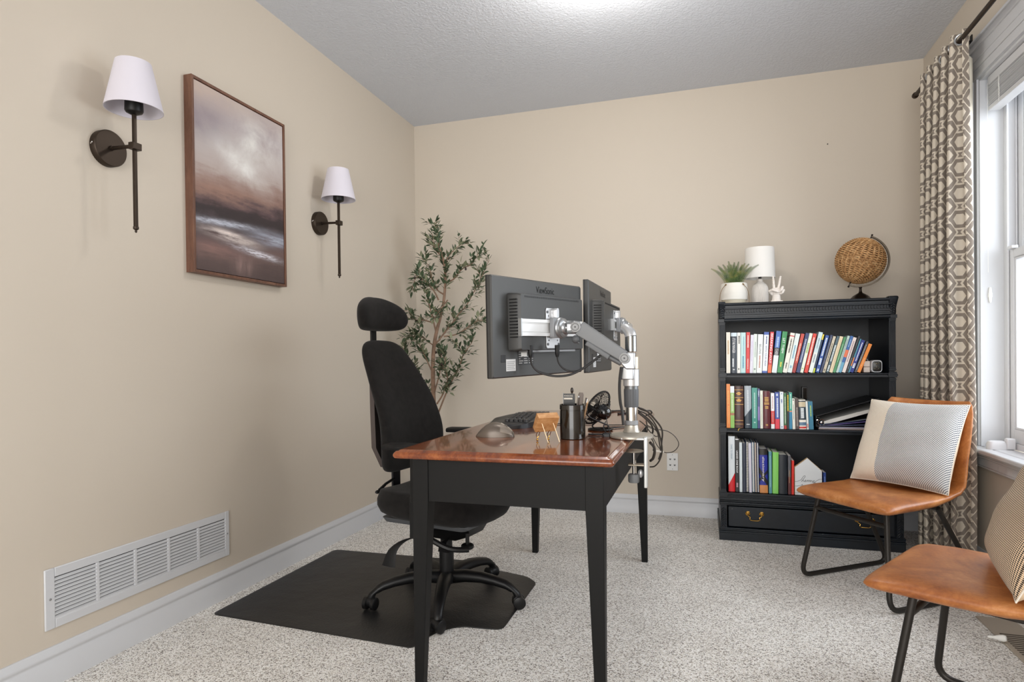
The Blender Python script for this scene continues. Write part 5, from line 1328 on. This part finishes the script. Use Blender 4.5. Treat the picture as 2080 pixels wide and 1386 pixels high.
# ================================================================ monitors on the dual arm
def monitor(label,A,Bp,z0,z1,roll,body,railz,bar_out,show_labels=True):
    """A,Bp: lower left / right ends of the back face in plan, seen from behind"""
    A=V((A[0],A[1],0));Bp=V((Bp[0],Bp[1],0));W=(Bp-A).length;X=(Bp-A).normalized();Z=V((0,0,1));N=X.cross(Z)  # N points to the viewer side (back of the monitor)
    r=thing('monitor',label,'monitor',(A+Bp)/2+V((0,0,z0)))
    R3=Matrix((X,-N,Z)).transposed()   # local x=right, y=towards screen, z=up
    r.rotation_euler=(R3@Matrix.Rotation(roll,3,'Y')).to_euler()
    H=z1-z0;w=W/2
    b=MB();b.ring([[V((x*sx,y,H/2+z*sz)) for x,z in rrect(W,H,.006)] for y,sx,sz in ((0,.985,.975),(.005,1,1),(.016,1,1))]);b.build('back_cover',mat('#3c3c3b',.42,name='monitor_back_plastic',bump=.12,bscale=700),r,ang=35)
    b=MB();b.ring([[V((x,y,H/2+z)) for x,z in rrect(W,H,.005)] for y in (.016,.024)]);b.build('bezel',mat('#141415',.4,name='monitor_bezel'),r,bevel=.001)
    b=MB();b.bb((-w+.014,.024,.018),(w-.014,.0245,H-.014));b.build('screen',mat('#0b0c0e',.12,name='screen_glass'),r)
    x0,x1,zz0,zz1,dep=body
    b=MB();b.ring([[V(((x0+x1)/2*1+x*s,y,(zz0+zz1)/2+z*s2)) for x,z in rrect(x1-x0,zz1-zz0,.008)] for y,s,s2 in ((.001,1.02,1.02),(-dep*.75,1,1),(-dep,.965,.97))]);hb=b.build('rear_housing',mat('#373736',.42,name='monitor_housing',bump=.1,bscale=700),r,ang=40)
    b=MB()
    for k in range(13): z=zz1-.150+.0105*k;b.bb((x0-.0034,-dep*.80,z),(x0+.0015,-.006,z+.005))
    b.build('side_vents',mat('#121213',.6),hb)
    b=MB();n=60
    for k in range(n): x=x0+.03+(x1-x0-.06)*k/n;b.bb((x,-dep-.0006,zz1-.014),(x+.0022,-dep+.002,zz1-.008))
    b.build('top_vents',mat('#151516',.6),hb)
    text_mesh('ViewSonic','brand_lettering',mat('#040404',.9),r,(.03*0+(x0+x1)/2+.016,.0,H-.033),(1,0,0),(0,0,1),width=.118,height=.024,depth=.0006)
    # label plates low on the back
    if show_labels:
        b=MB();b.bb((-w+.072,-.0008,.022),(-w+.125,.0005,.062));b.build('white_sticker',mat('#cfcfce',.6),r)
        b=MB();
        for k in range(5): b.bb((-w+.076,-.0012,.028+.006*k),(-w+.121-.006*(k%2),-.0007,.030+.006*k))
        b.build('sticker_print',mat('#8a8a8a',.6),r)
        b=MB();b.bb((-w+.14,-.0006,.040),(-w+.235,.0005,.115));b.build('rating_label',mat('#2b2b2c',.5),r)
        b=MB();rr=random.Random(5)
        for k in range(9):
            for c in range(3):
                xx=-w+.144+c*.03;b.bb((xx,-.0011,.046+.0075*k),(xx+rr.uniform(.008,.026),-.0005,.0485+.0075*k))
        b.build('rating_print',mat('#b9b9b9',.6),r)
        b=MB();b.bb((-w+.044,-.0012,.052),(-w+.070,.001,.076));b.build('lock_slot',mat('#1d1d1e',.5),r,bevel=.001)
        b=MB();b.bb((-w+.205,-.0013,.066),(-w+.22,-.0005,.082));b.bb((-w+.158,-.0013,.070),(-w+.192,-.0005,.084));b.build('barcode_patch',M_WHITE,r)
    # ports strip
    b=MB();b.bb((x0+.05,-dep*.8,zz0-.006),(x1-.05,-.004,zz0+.002));b.build('port_panel',mat('#8f8f90',.4,.5),r)
    # aluminium rail with clamp and VESA plate
    ra,rb,rz0,rz1=railz;yr=-dep
    b=MB();h=rz1-rz0;yy=yr-.008
    b.bb((ra,yr-.012,rz0),(rb,yr-.004,rz0+h*.20));b.bb((ra,yr-.012,rz1-h*.20),(rb,yr-.004,rz1));b.bb((ra,yr-.007,rz0),(rb,yr-.001,rz1))
    b.bb((ra,yr-.010,rz0+h*.24),(rb,yr-.006,rz0+h*.27));b.bb((ra,yr-.010,rz1-h*.27),(rb,yr-.006,rz1-h*.24))
    b.build('mounting_rail',M_ALU,r,bevel=.0006)
    b=MB();b.bb((ra-.006,yr-.013,rz0-.001),(ra,yr,rz1+.001));b.build('rail_end_cap',M_SILVER,r)
    cx=bar_out
    b=MB();b.prism([(x,z) for x,z in rrect(.085,h+.085,.008)],(cx,yr-.0005,(rz0+rz1)/2),(1,0,0),(0,0,1),.003);vp=b.build('vesa_plate',M_SILVER2,r,bevel=.0005)
    for dx in (-.035,.035):
        for dz in (-.062,.062):
            b=MB();b.lathe([(.0,0),(.005,0),(.0045,.0025),(0,.003)],(cx+dx,yr-.0035,(rz0+rz1)/2+dz*(h+.085)/.155),Euler((math.pi/2,0,0)).to_matrix(),12);b.build('screw',M_DGREY,vp)
    b=MB()
    for dx in (-.028,.028):
        for dz in (-.043,.043): b.cyl((cx+dx,yr-.0042,(rz0+rz1)/2+dz),(cx+dx,yr-.003,(rz0+rz1)/2+dz),.003,n=8)
    b.build('plate_holes',mat('#3a3a3b',.5),vp)
    b=MB();zc=(rz0+rz1)/2;b.bb((cx-.034,yr-.028,zc-h/2-.006),(cx+.030,yr-.011,zc+h/2+.006));b.build('rail_clamp',M_GREY,r,bevel=.003)
    b=MB();b.ring([[V((cx+.002+x*s,y,zc+h/2+.022+z)) for x,z in rrect(.026,.040,.010)] for y,s in ((yr-.004,1),(yr-.016,.9),(yr-.024,.6))]);b.build('clamp_thumb_lever',M_SILVER2,r)
    b=MB();F=Euler((math.pi/2,0,0)).to_matrix();b.lathe([(0,0),(.036,0),(.038,.004),(.036,.009),(.034,.010),(.034,.016),(.030,.019),(.024,.021),(.020,.028),(.016,.030),(0,.030)],(cx+.012,yr-.026,zc),F,32);b.build('tilt_ring',M_SILVER,r,ang=30)
    b=MB();b.ell((cx+.012,yr-.060,zc),(.013,)*3,None,16,12);b.build('ball_joint',M_CHROME,r)
    return r,Matrix.Translation(r.location)@r.rotation_euler.to_matrix().to_4x4(),V((cx+.012,yr-.066,zc))
m1,MM1,J1=monitor('nearer black monitor seen from behind on the silver arm, brand lettering above its rail',(-.650,1.890),(-.458,2.432),.972,1.312,0,(-.196,.222,.090,.283,.046),(-.200,.195,.139,.196),.0)
m1.rotation_euler.rotate_axis('Y',-math.radians(.9))
m2,MM2,J2=monitor('farther black monitor seen from behind, mostly hidden behind the nearer monitor and arm post',(-.428,2.425),(-.412,2.93),.972,1.345,0,(-.185,.235,.100,.295,.046),(-.02,.16,.178,.226),.08,True)
def arm():
    px,py=-.236,2.152
    r=thing('monitor_mount','silver dual monitor arm clamped to the right edge of the desk','monitor arm',(px,py,DZ+.0005))
    O=V((px,py,DZ+.0005))
    def L(z): return z-O.z
    b=MB();b.lathe([(0,0),(.070,0),(.074,.003),(.074,.009),(.070,.013),(.045,.016),(.028,.020),(0,.020)],n=56);b.build('base_disc',mat('#b9b3a8',.3,.55,name='warm_silver'),r,ang=30)
    b=MB();b.lathe([(0,.018),(.030,.020),(.026,.026),(.0225,.044),(0,.045)],n=36);b.build('base_cone',mat('#b9b3a8',.3,.55,name='warm_silver'),r)
    b=MB();b.cyl((0,0,.045),(0,0,L(.815)),.0225,n=36);b.build('base_collar',M_GREY,r,bevel=.001)
    b=MB();b.cyl((0,0,L(.812)),(0,0,L(.870)),.0192,n=36);b.build('pole',M_CHROME,r)
    b=MB();rings=[];n=48
    for z,rr in ((L(.861),.0235),(L(.868),.0245),(L(.915),.0255),(L(.9235),.025)): rings.append([V(((rr-.0007*(j%2))*math.cos(2*math.pi*j/n),(rr-.0007*(j%2))*math.sin(2*math.pi*j/n),z)) for j in range(n)])
    b.ring(rings);b.build('height_sleeve',M_DGREY,r,ang=20)
    b=MB();b.cyl((0,0,L(.923)),(0,0,L(.934)),.0235,n=36);b.build('lock_ring',mat('#6c6e70',.3,.6),r)
    b=MB();b.cyl((0,0,L(.934)),(0,0,L(.992)),.0275,n=40);b.build('lower_collar',M_SILVER2,r,bevel=.0015)
    b=MB();b.cyl((0,0,L(.9925)),(0,0,L(1.0355)),.0265,n=40);b.build('upper_collar',mat('#c9bda9',.35,.4,name='beige_silver'),r,bevel=.0015)
    b=MB();b.cyl((0,0,L(1.036)),(0,0,L(1.052)),.0175,n=32);b.build('bronze_ring',mat('#8c7763',.35,.6),r)
    b=MB();b.cyl((0,0,L(1.052)),(0,0,L(1.107)),.0195,n=36);b.build('top_post',mat('#8b8d8e',.2,.9,name='dark_chrome'),r,bevel=.001)
    # main arm from pole bracket to the near monitor
    E=MM1@J1-O;S=V((-.016,-.036,L(1.030)))
    X=(E-S);
    # elbow near the monitor
    E2=E+V((.026,-.022,.0))
    b=MB();b.ring([[V((q[0]-.0,q[1],z)) for q in [(.012,-.034),(.016,-.0),(-.02,.004),(-.034,-.006),(-.034,-.030),(-.02,-.036)]] for z in (L(.957),L(1.000))]);b.build('arm_bracket',M_SILVER,r,bevel=.003)
    b=MB();b.ring([[V((x,y,z)) for x,y in [(.018,-.044),(.018,-.012),(-w_,-.012),(-w_,-.044)]] for z,w_ in ((L(.992),.012),(L(1.012),.030),(L(1.042),.032),(L(1.050),.022))]);b.build('arm_knuckle',M_SILVER,r,bevel=.004)
    d=(E2-S).normalized();sd=V((0,0,1)).cross(d).normalized();up=d.cross(sd);ln=(E2-S).length
    def beam(a,c,w,h0,h1,off): 
        b.ring([[S+d*t+sd*x+up*(z+off) for x,z in rrect(w,hh,.004)] for t,hh in ((a,h0),(c,h1))])
    b=MB();beam(.005,ln-.012,.030,.040,.052,.004);b.build('upper_arm',mat('#77797b',.5,.25,name='satin_grey_arm'),r,bevel=.002)
    b=MB();beam(.045,ln-.06,.034,.018,.018,-.026);b.tube([S+d*(.0)-up*.022,S+d*(.06)-up*.026],.009,12);b.build('cable_cover',mat('#66686a',.5,.15,name='grey_cover'),r,bevel=.003)
    for P,nm in ((S,'pivot_cap'),(E2,'pivot_cap')):
        b=MB();R=Matrix((d,-up,sd)).transposed()
        b.lathe([(0,-.018),(.0185,-.018),(.0185,.019),(.018,.021),(.0155,.0225),(.0148,.0215),(.009,.0215),(.0075,.0235),(.0045,.0235),(.0035,.021),(0,.021)],P,R,36);pc=b.build(nm,mat('#a9aaab',.55,.15,name='pivot_grey'),r,ang=30)
        b=MB();b.tube([P+R@V((.0120*math.cos(a),.0120*math.sin(a),.0222)) for a in [2*math.pi*i/24 for i in range(24)]],.0009,6,closed=True);b.build('dark_ring',mat('#4a4b4c',.5),pc)
        b=MB();b.cyl(P+R@V((0,0,.0212)),P+R@V((0,0,.0224)),.0026,n=6);b.build('hex_socket',mat('#2c2c2d',.5),pc)
    b=MB();b.bar(E2+V((.004,0,.0)),E+V((-.004,.003,0)),.032,.044);b.build('wrist_link',M_SILVER,r,bevel=.005)
    b=MB();q=(E2+E)/2+V((0,-.018,0));b.box(q,(.034,.006,.022));b.build('wrist_window',M_CHROME,r,bevel=.001)
    b=MB();b.ell(E2+V((.0,-.012,-.042)),(.014,.010,.014));b.tube([E2+V((0,-.01,-.03)),E2+V((.004,-.01,-.05)),E2+V((.012,-.008,-.056))],.006,8);b.build('cable_clip',M_DGREY,r)
    # second arm reaching back to the farther monitor
    E3=MM2@J2-O
    b=MB();T=V((0,0,L(1.105)));el=V((-.010,.004,L(1.128)))
    b.tube([T,T+V((-.002,.001,.012)),el+V((-.006,.006,.004)),el+V((-.016,.014,.006))],[.0205,.020,.018,.016],24);b.build('top_elbow',M_SILVER2,r,ang=50)
    b=MB();b.tube([el+V((-.010,.010,.004)),el.lerp(E3,.4),el.lerp(E3,.8),E3],[.015,.014,.012,.008],16);b.build('rear_arm',M_SILVER,r,ang=50)
    # edge clamp: outer bar, jaws, screw and knob
    xo=DX1-px
    b=MB();b.box((xo+.052,-.058,L(.682)),(.011,.026,.170));b.bb((-.03,-.07,-.0002),(xo+.0575,-.046,.008));b.build('clamp_frame',mat('#d3d5d3',.3,.4,name='light_clamp_silver'),r,bevel=.003)
    cl=mat('#a99f8f',.3,.7,name='clamp_steel')
    b=MB();b.lathe([(0,0),(.034,0),(.036,.002),(.034,.004),(0,.004)],(xo+.010,-.055,L(.716)),None,28);b.build('clamp_pad',cl,r)
    b=MB();b.box((xo+.022,-.055,L(.672)),(.056,.030,.006));b.build('lower_jaw',cl,r,bevel=.002)
    b=MB();b.cyl((xo+.012,-.055,L(.716)),(xo+.012,-.055,L(.630)),.0052,n=14);b.build('clamp_screw',M_CHROME,r)
    b=MB();b.lathe([(0,-.014),(.017,-.014),(.019,-.010),(.019,.010),(.017,.014),(0,.014)],(xo+.012,-.055,L(.626)),None,20);b.build('clamp_knob',mat('#77797b',.5,name='grey_rubber'),r)
    b=MB();b.ell((xo+.034,-.050,L(.642)),(.009,.007,.014));b.build('clamp_wing',M_SILVER2,r)
    # cables held by the arm
    m=mat('#2a2a2b',.45,name='black_cable')
    for P_,rad in ((CABA,.0042),(CABB,.0036),(CABC,.0050)):
        b=MB();pts=[V(p)-O for p in P_]
        if P_ is CABC: pts=[V((-.028,-.04,L(1.0))),V((-.034,-.036,L(.96))),V((-.036,-.032,L(.92))),V((-.034,-.030,L(.88))),V((-.028,-.028,L(.845))),V((-.024,-.030,L(.80)))]
        b.tube(smoothpath(pts,6),rad,8);b.build('cable',m,r)
    for P_ in (CABA,CABB):
        p=V(P_[0])-O;b=MB();b.tube([p+V((0,0,.03)),p+V((0,0,.028)),p+V((0,0,.0)),p+V((0,0,-.012))],[.008,.009,.008,.005],10);b.build('cable_plug',M_BLACKP,r)
arm()
# ================================================================ desk items
ZD=DZ+.0004
def mouse():
    r=thing('computer_mouse','grey sculpted vertical computer mouse at the near edge of the desk','mouse',(-.708,2.085,ZD),math.radians(12))
    m=mat('#6f655c',.34,.35,name='warm_grey_mouse')
    N=28;prof=((-.072,.004,.003),(-.064,.016,.014),(-.052,.026,.027),(-.036,.034,.040),(-.018,.038,.048),(.0,.038,.050),(.018,.036,.046),(.034,.034,.038),(.048,.031,.028),(.058,.026,.019),(.064,.018,.011),(.066,.010,.006))
    def sec(x,w,h,k0=0,g=0.):
        R=[]
        for k in range(N+1):
            a=math.pi*k/N;c,s=math.cos(a),math.sin(a)
            R.append(V((x,(w+g)*math.copysign(abs(c)**.75,c),(h+g)*s**.7*(1+.14*c))))
        return R
    b=MB();b.ring([sec(*p)for p in prof]);b.build('shell',m,r,ang=60)
    bt=mat('#9c9186',.25,.4,name='light_mouse_button')
    fr=[p for p in prof if p[0]>.005 and p[0]<.062]
    for k0,k1 in ((3,13),(15,25)):
        b=MB();rings=[]
        for x,w,h in fr:
            o=sec(x,w,h,g=.0012)[k0:k1+1];i_=sec(x,w,h,g=-.002)[k0:k1+1];rings.append(o+i_[::-1])
        b.ring(rings);b.build('button',bt,r,ang=50)
    b=MB();b.cyl((.034,-.0035,.034),(.034,.0035,.034),.008,n=18);b.build('scroll_wheel',mat('#5b524b',.5),r)
mouse()
def keyboard():
    # split ergonomic keyboard, long axis along the desk
    r=thing('ergonomic_keyboard','black curved ergonomic keyboard with a wide palm rest on the desk','keyboard',(-.735,2.53,ZD),math.radians(90))
    # local x along length (desk y), local +y toward the chair (-world x)
    b=MB();n=28;W=.225;rows=[]
    def arc(x): 
        t=x/W;return t
    def frontz(x): return .012+.016*math.exp(-(x/.085)**2)
    ringsA=[]
    for i in range(n+1):
        x=-W+2*W*i/n;t=abs(x/W);end=(1-t**6)**.5 if t<1 else 0
        yf=.115*end+.0;yb=-.085*end+.012*(t**2)
        hz=frontz(x)
        yf-= -.018*math.exp(-(x/.12)**2)
        ringsA.append([V((x,yb,0)),V((x,yb,.022*max(.35,end))),V((x,yb+.02,(.026+.010*math.exp(-(x/.09)**2))*max(.35,end))),V((x,.02,(hz+.016)*max(.4,end))),V((x,.065,(hz+.008)*max(.4,end))),V((x,yf-.012*end,hz*.8*max(.4,end))),V((x,yf,.004)),V((x,yf,0))])
    b.ring(ringsA);b.build('body',mat('#232427',.4,name='keyboard_black',bump=.1,bscale=900),r,ang=50)
    b=MB()
    for row in range(5):
        for s in (-1,1):
            for c in range(6):
                x=s*(.018+.0205*c+.004*row*0);y=-.058+.0195*row-.010*abs(x)/.1*0
                y+=.010*(1-abs(x)/.15) if 0 else 0
                z=.029+.013*math.exp(-(x/.095)**2)+.0035*(1-abs(row-2)/2)
                b.ring([[V((x+u*k,y+v*k,z+h)) for u,v in rrect(.0165,.0165,.002,2)] for h,k in ((-.006,1.),(.0015,1),(.004,.84))])
        for c in range(0):
            x=.158+.019*c;y=-.058+.0195*row
            if abs(x)<.2: b.ring([[V((x+u*k,y+v*k,.030+h)) for u,v in rrect(.0155,.0165,.002,2)] for h,k in ((-.008,1.),(.0015,1),(.004,.84))])
        x=-.158;y=-.058+.0195*row;b.ring([[V((x+u*k,y+v*k,.030+h)) for u,v in rrect(.030,.0165,.002,2)] for h,k in ((-.008,1.),(.0015,1),(.004,.84))])
    b2=MB()
    for row in range(5):
        for c in range(3):
            x=.156+.019*c;y=-.058+.0195*row
            b2.ring([[V((x+u*k,y+v*k,.030+h)) for u,v in rrect(.0155,.0165,.002,2)] for h,k in ((-.008,1.),(.0015,1),(.004,.84))])
    b2.build('number_keys',mat('#2b2b2d',.35,name='key_black'),r,ang=40)
    b.build('keys',mat('#2b2b2d',.35,name='key_black'),r,ang=40)
    b=MB();b.tube(smoothpath([(-.05,-.09,.01),(-.06,-.12,.003),(-.02,-.16,.003),(-.0,-.30,.003)],6),.002,6);b.build('cord',mat('#1a1a1b',.5),r)
keyboard()
def block():
    r=thing('wooden_block_on_easel','small wooden block resting on a tiny brass wire easel on the desk','wooden block',(-.497,1.990,ZD),math.radians(36))
    wd=wood('light_beech','#9c6a3d','#c28c58','#dbb382',.5,(10,10,30))
    # viewer sees the rear: block leans away from the camera at its top edge towards +y... tilted on the easel
    R=Euler((math.radians(36),0,0)).to_matrix()
    b=MB();b.box(V((0,.006,.064)),(.074,.026,.062),R)
    b.build('block',wd,r,bevel=.001)
    br=M_BRASS
    for s in (-.022,.018):
        b=MB();b.tube([(s,-.012,.062),(s+.012,-.036,.0015)],.0014,8);b.build('easel_leg',mat('#d9b892',.3,.6,name='rose_brass'),r)
        b=MB();b.tube(smoothpath([(s-.004,.010,.036),(s-.006,.024,.022),(s-.002,.026,.010),(s+.003,.024,.020),(s+.003,.014,.032)],4),.0012,6);b.ell((s-.002,.026,.0045),(.0042,)*3,None,12,8);b.build('easel_foot',br,r)
block()
def pencil_cup():
    r=thing('pencil_cup','black glossy cup full of pens and small tools on the desk','cup',(-.430,2.090,ZD))
    b=MB();b.lathe([(0,.0),(.042,.0),(.0435,.002),(.0435,.098),(.0425,.0985),(.0425,.1005),(.0445,.101),(.0445,.116),(.043,.118),(.041,.116),(.041,.006),(0,.005)],n=48);b.build('cup',mat('#17130f',.12,name='gloss_black_glass',coat=.5),r,ang=30)
    return r
pencil_cup()
def stick(name,label,cat,x,y,h,lean,parts):
    o=thing(name,label,cat,(-.430+x,2.090+y,ZD+.007));o.rotation_euler=(math.radians(lean[1]),math.radians(lean[0]),0)
    for nm,fn,m in parts:
        b=MB();fn(b);b.build(nm,m,o,bevel=.0004)
stick('lettered_card','small black card lettered KNOCKS standing in the black cup','card',-.012,.004,.15,(0,0),[('card',lambda b:b.bb((-.020,-.002,0),(.020,.002,.147)),mat('#151515',.35)),('pale_stripe',lambda b:b.bb((-.0185,-.0024,.127),(.012,-.002,.133)),mat('#d9d2c6',.6)),('rim',lambda b:b.bb((-.0215,-.0015,.0),(-.0202,.003,.150)),M_SILVER)])
_o=[o for o in COL.objects if o.name.startswith('lettered_card')][0]
text_mesh('KNOCKS','card_lettering',mat('#e4ded2',.6),_o,(-.002,-.0021,.1395),(1,0,0),(0,0,1),width=.030,height=.0055,depth=.0003)
stick('marker','dark marker with a round ball cap in the black cup','marker',-.004,.020,.17,(0,2),[('barrel',lambda b:b.cyl((0,0,0),(0,0,.148),.004,n=12),mat('#3a3029',.4)),('ball_cap',lambda b:b.ell((0,0,.158),(.0055,.0055,.010)),mat('#2a221d',.3))])
stick('scissors','grey scissor handle leaning right in the black cup','scissors',.015,.0,.16,(6,0),[('blade',lambda b:b.bb((-.003,-.001,0),(.003,.001,.10)),M_CHROME),('handle',lambda b:b.ring([[V((x*s,y*s,z)) for x,y in rrect(.018,.010,.004)] for z,s in ((.085,.6),(.10,1),(.145,1),(.152,.7))]),mat('#6b6058',.5))])
stick('pen','thin dark pen leaning right in the black cup','pen',.021,.012,.15,(11,0),[('barrel',lambda b:b.cyl((0,0,0),(0,0,.135),.0036,.003,n=10),mat('#4a4139',.4)),('clip',lambda b:b.bb((.003,-.001,.10),(.0045,.001,.132)),M_CHROME)])
stick('pen','slim silver tipped pen at the back of the black cup','pen',.002,-.018,.14,(9,-3),[('barrel',lambda b:b.cyl((0,0,0),(0,0,.137),.0032,.0028,n=10),mat('#5a5148',.35)),('tip',lambda b:b.cyl((0,0,.137),(0,0,.143),.0026,.001,n=10),M_CHROME)])
stick('pencil','short wooden pencil tilted far right in the black cup','pencil',.026,-.005,.13,(13,0),[('shaft',lambda b:b.cyl((0,0,.0),(0,0,.118),.0034,n=6),mat('#8a6a48',.5)),('point',lambda b:b.cyl((0,0,.118),(0,0,.128),.0034,.0004,n=6),mat('#caa277',.6))])
def desk_fan():
    r=thing('desk_fan','small black wire cage desk fan tilted upward beside the cup','fan',(-.375,2.345,ZD),math.radians(0))
    bk=mat('#1c1917',.35,.4,name='black_fan_metal')
    C=V((-.012,.0,.086));ax=V((-.80,.38,.46)).normalized() # blowing direction: left, back and up
    R=ax.to_track_quat('Z','Y').to_matrix();Rr=.070
    def P(a,rr,z): return C+R@V((rr*math.cos(a),rr*math.sin(a),z))
    b=MB();b.tube([P(2*math.pi*i/48,Rr,0) for i in range(48)],.0038,8,closed=True);b.build('rim',bk,r)
    for sgn,nm,dep in ((1,'front_grille',.022),(-1,'rear_grille',.034)):
        b=MB()
        for k in range(36):
            a=2*math.pi*k/36;pts=[]
            for j in range(9):
                t=j/8;rr=Rr*math.cos(t*1.25) if t<1 else Rr*.3;aa=a+.25*math.sin(t*9)*.35
                pts.append(P(aa,max(.016,Rr*(1-t*.8)),sgn*dep*math.sin(min(1,t*1.25)*math.pi/2)))
            b.tube(pts,.0008,4)
        for q in (.25,.45,.62,.8):
            rr=Rr*(1-q*.8);b.tube([P(2*math.pi*i/60,rr+.0018*math.sin(18*2*math.pi*i/60),sgn*dep*math.sin(min(1,q*1.25)*math.pi/2)) for i in range(60)],.0008,4,closed=True)
        b.build(nm,bk,r)
    b=MB();b.lathe([(0,-.004),(.014,-.004),(.016,.0),(.012,.010),(0,.012)],C,R,20);hb=b.build('blade_hub',bk,r)
    for k in range(4):
        b=MB();a0=k*math.pi/2;rows=[]
        for j in range(6):
            t=j/5;rr=.012+.048*t;wd=.35+.35*t
            rows.append([P(a0-wd*.5,rr,-.006),P(a0,rr,0.0),P(a0+wd*.5,rr,.007),P(a0+wd*.5,rr,.008),P(a0,rr,.001),P(a0-wd*.5,rr,-.005)])
        b.ring(rows);b.build('blade',bk,r,ang=60)
    b=MB();b.lathe([(0,-.062),(.012,-.061),(.022,-.054),(.027,-.042),(.029,-.030),(.029,-.020),(0,-.018)],C,R,32);b.build('motor_housing',mat('#0e0e0f',.12,name='gloss_black_motor',coat=.6),r)
    b=MB()
    for s in (-1,1):
        e=C+R@V((s*.0745,0,0));b.tube(smoothpath([e,e*.75+V((0,0,.0))-V((0,0,.01)),V((s*.03,.0,.018)),V((s*.012,.0,.004))],5),.003,8)
    b.tube([V((0,0,.004))+V((.045*math.cos(a),.040*math.sin(a),0)) for a in [2*math.pi*i/28 for i in range(28)]],.0035,8,closed=True)
    b.tube([(-.045,0,.004),(.045,0,.004)],.003,8);b.build('stand',bk,r)
    b=MB();p=C+R@V((.01,0,-.055));b.tube(smoothpath([p,p+V((.006,-.02,-.03)),V((.05,-.09,.004)),V((.065,-.12,.002))],6),.0016,6);b.build('cord',mat('#1a1a1b',.5),r)
desk_fan()
# ================================================================ cables
CM=mat('#37302a',.5,name='dark_brown_cable');CB=mat('#16171a',.45,name='black_desk_cable')
lbl=['thick cable arching over the back right of the desk and hanging low','outermost long cable drooping from the desk edge','short cable bundle curving behind the arm post','thin cable loop sticking out far to the right above the jack plate','flat cable loop poking up behind the arm post','cable curling under the desk edge near the clamp','tangled cable crossing the hanging loops','thick cable hanging close behind the clamp bar','medium cable hanging inside the outer loops']
for i,P in enumerate(LOOPS):
    b=MB();b.tube(smoothpath(P,7),(.0034,.0030,.0036,.0016,.0034,.0022,.0020,.0055,.0026)[i],8)
    tag(b.build('power_cable',CM),lbl[i],'cable','cables hanging off the desk')
b=MB();p=V(LOOPS[3][8]);b.tube([p+V((-.045,0,.004)),p+V((0,0,0))],.0045,10);tag(b.build('white_plug',mat('#ddd6cc',.4)),'small white plug on a cable hanging right of the clamp','plug')
dl=['black cable leading from the cup to the arm base','thin cable lying nearest the front behind the cup','straight cable lying across the desk behind the fan','black cable crossing the desk below the fan cage','thin cable at the far back of the desk','dark cable at the back right of the desk','cable behind the fan toward the desk corner','thick black plug lead lying left of the post']
for i,P in enumerate((DC1,DC2,DC3,DC4,DC5,DC6,DC7,DC8)):
    P=[(x,min(y,3.18),DZ+.0035) for x,y,z in P];b=MB();b.tube(smoothpath(P,6),(.0030,.0012,.0018,.0024,.0016,.003,.0022,.004)[i],8)
    tag(b.build('desk_cable',CB),dl[i],'cable','cables lying on the desk')
def hub():
    r=thing('cable_clip','small black cable clip beside the arm base disc','cable clip',(-.325,2.165,ZD))
    b=MB();b.ring([[V((x*s,y*s,z)) for x,y in rrect(.03,.018,.006)] for z,s in ((0,1),(.009,1),(.013,.7))]);b.build('clip_body',CB,r)
    b=MB();b.tube(smoothpath([(0,0,.010),(-.012,.01,.03),(-.006,.03,.05)],5),.0018,6);b.build('clip_tail',CB,r)
hub()
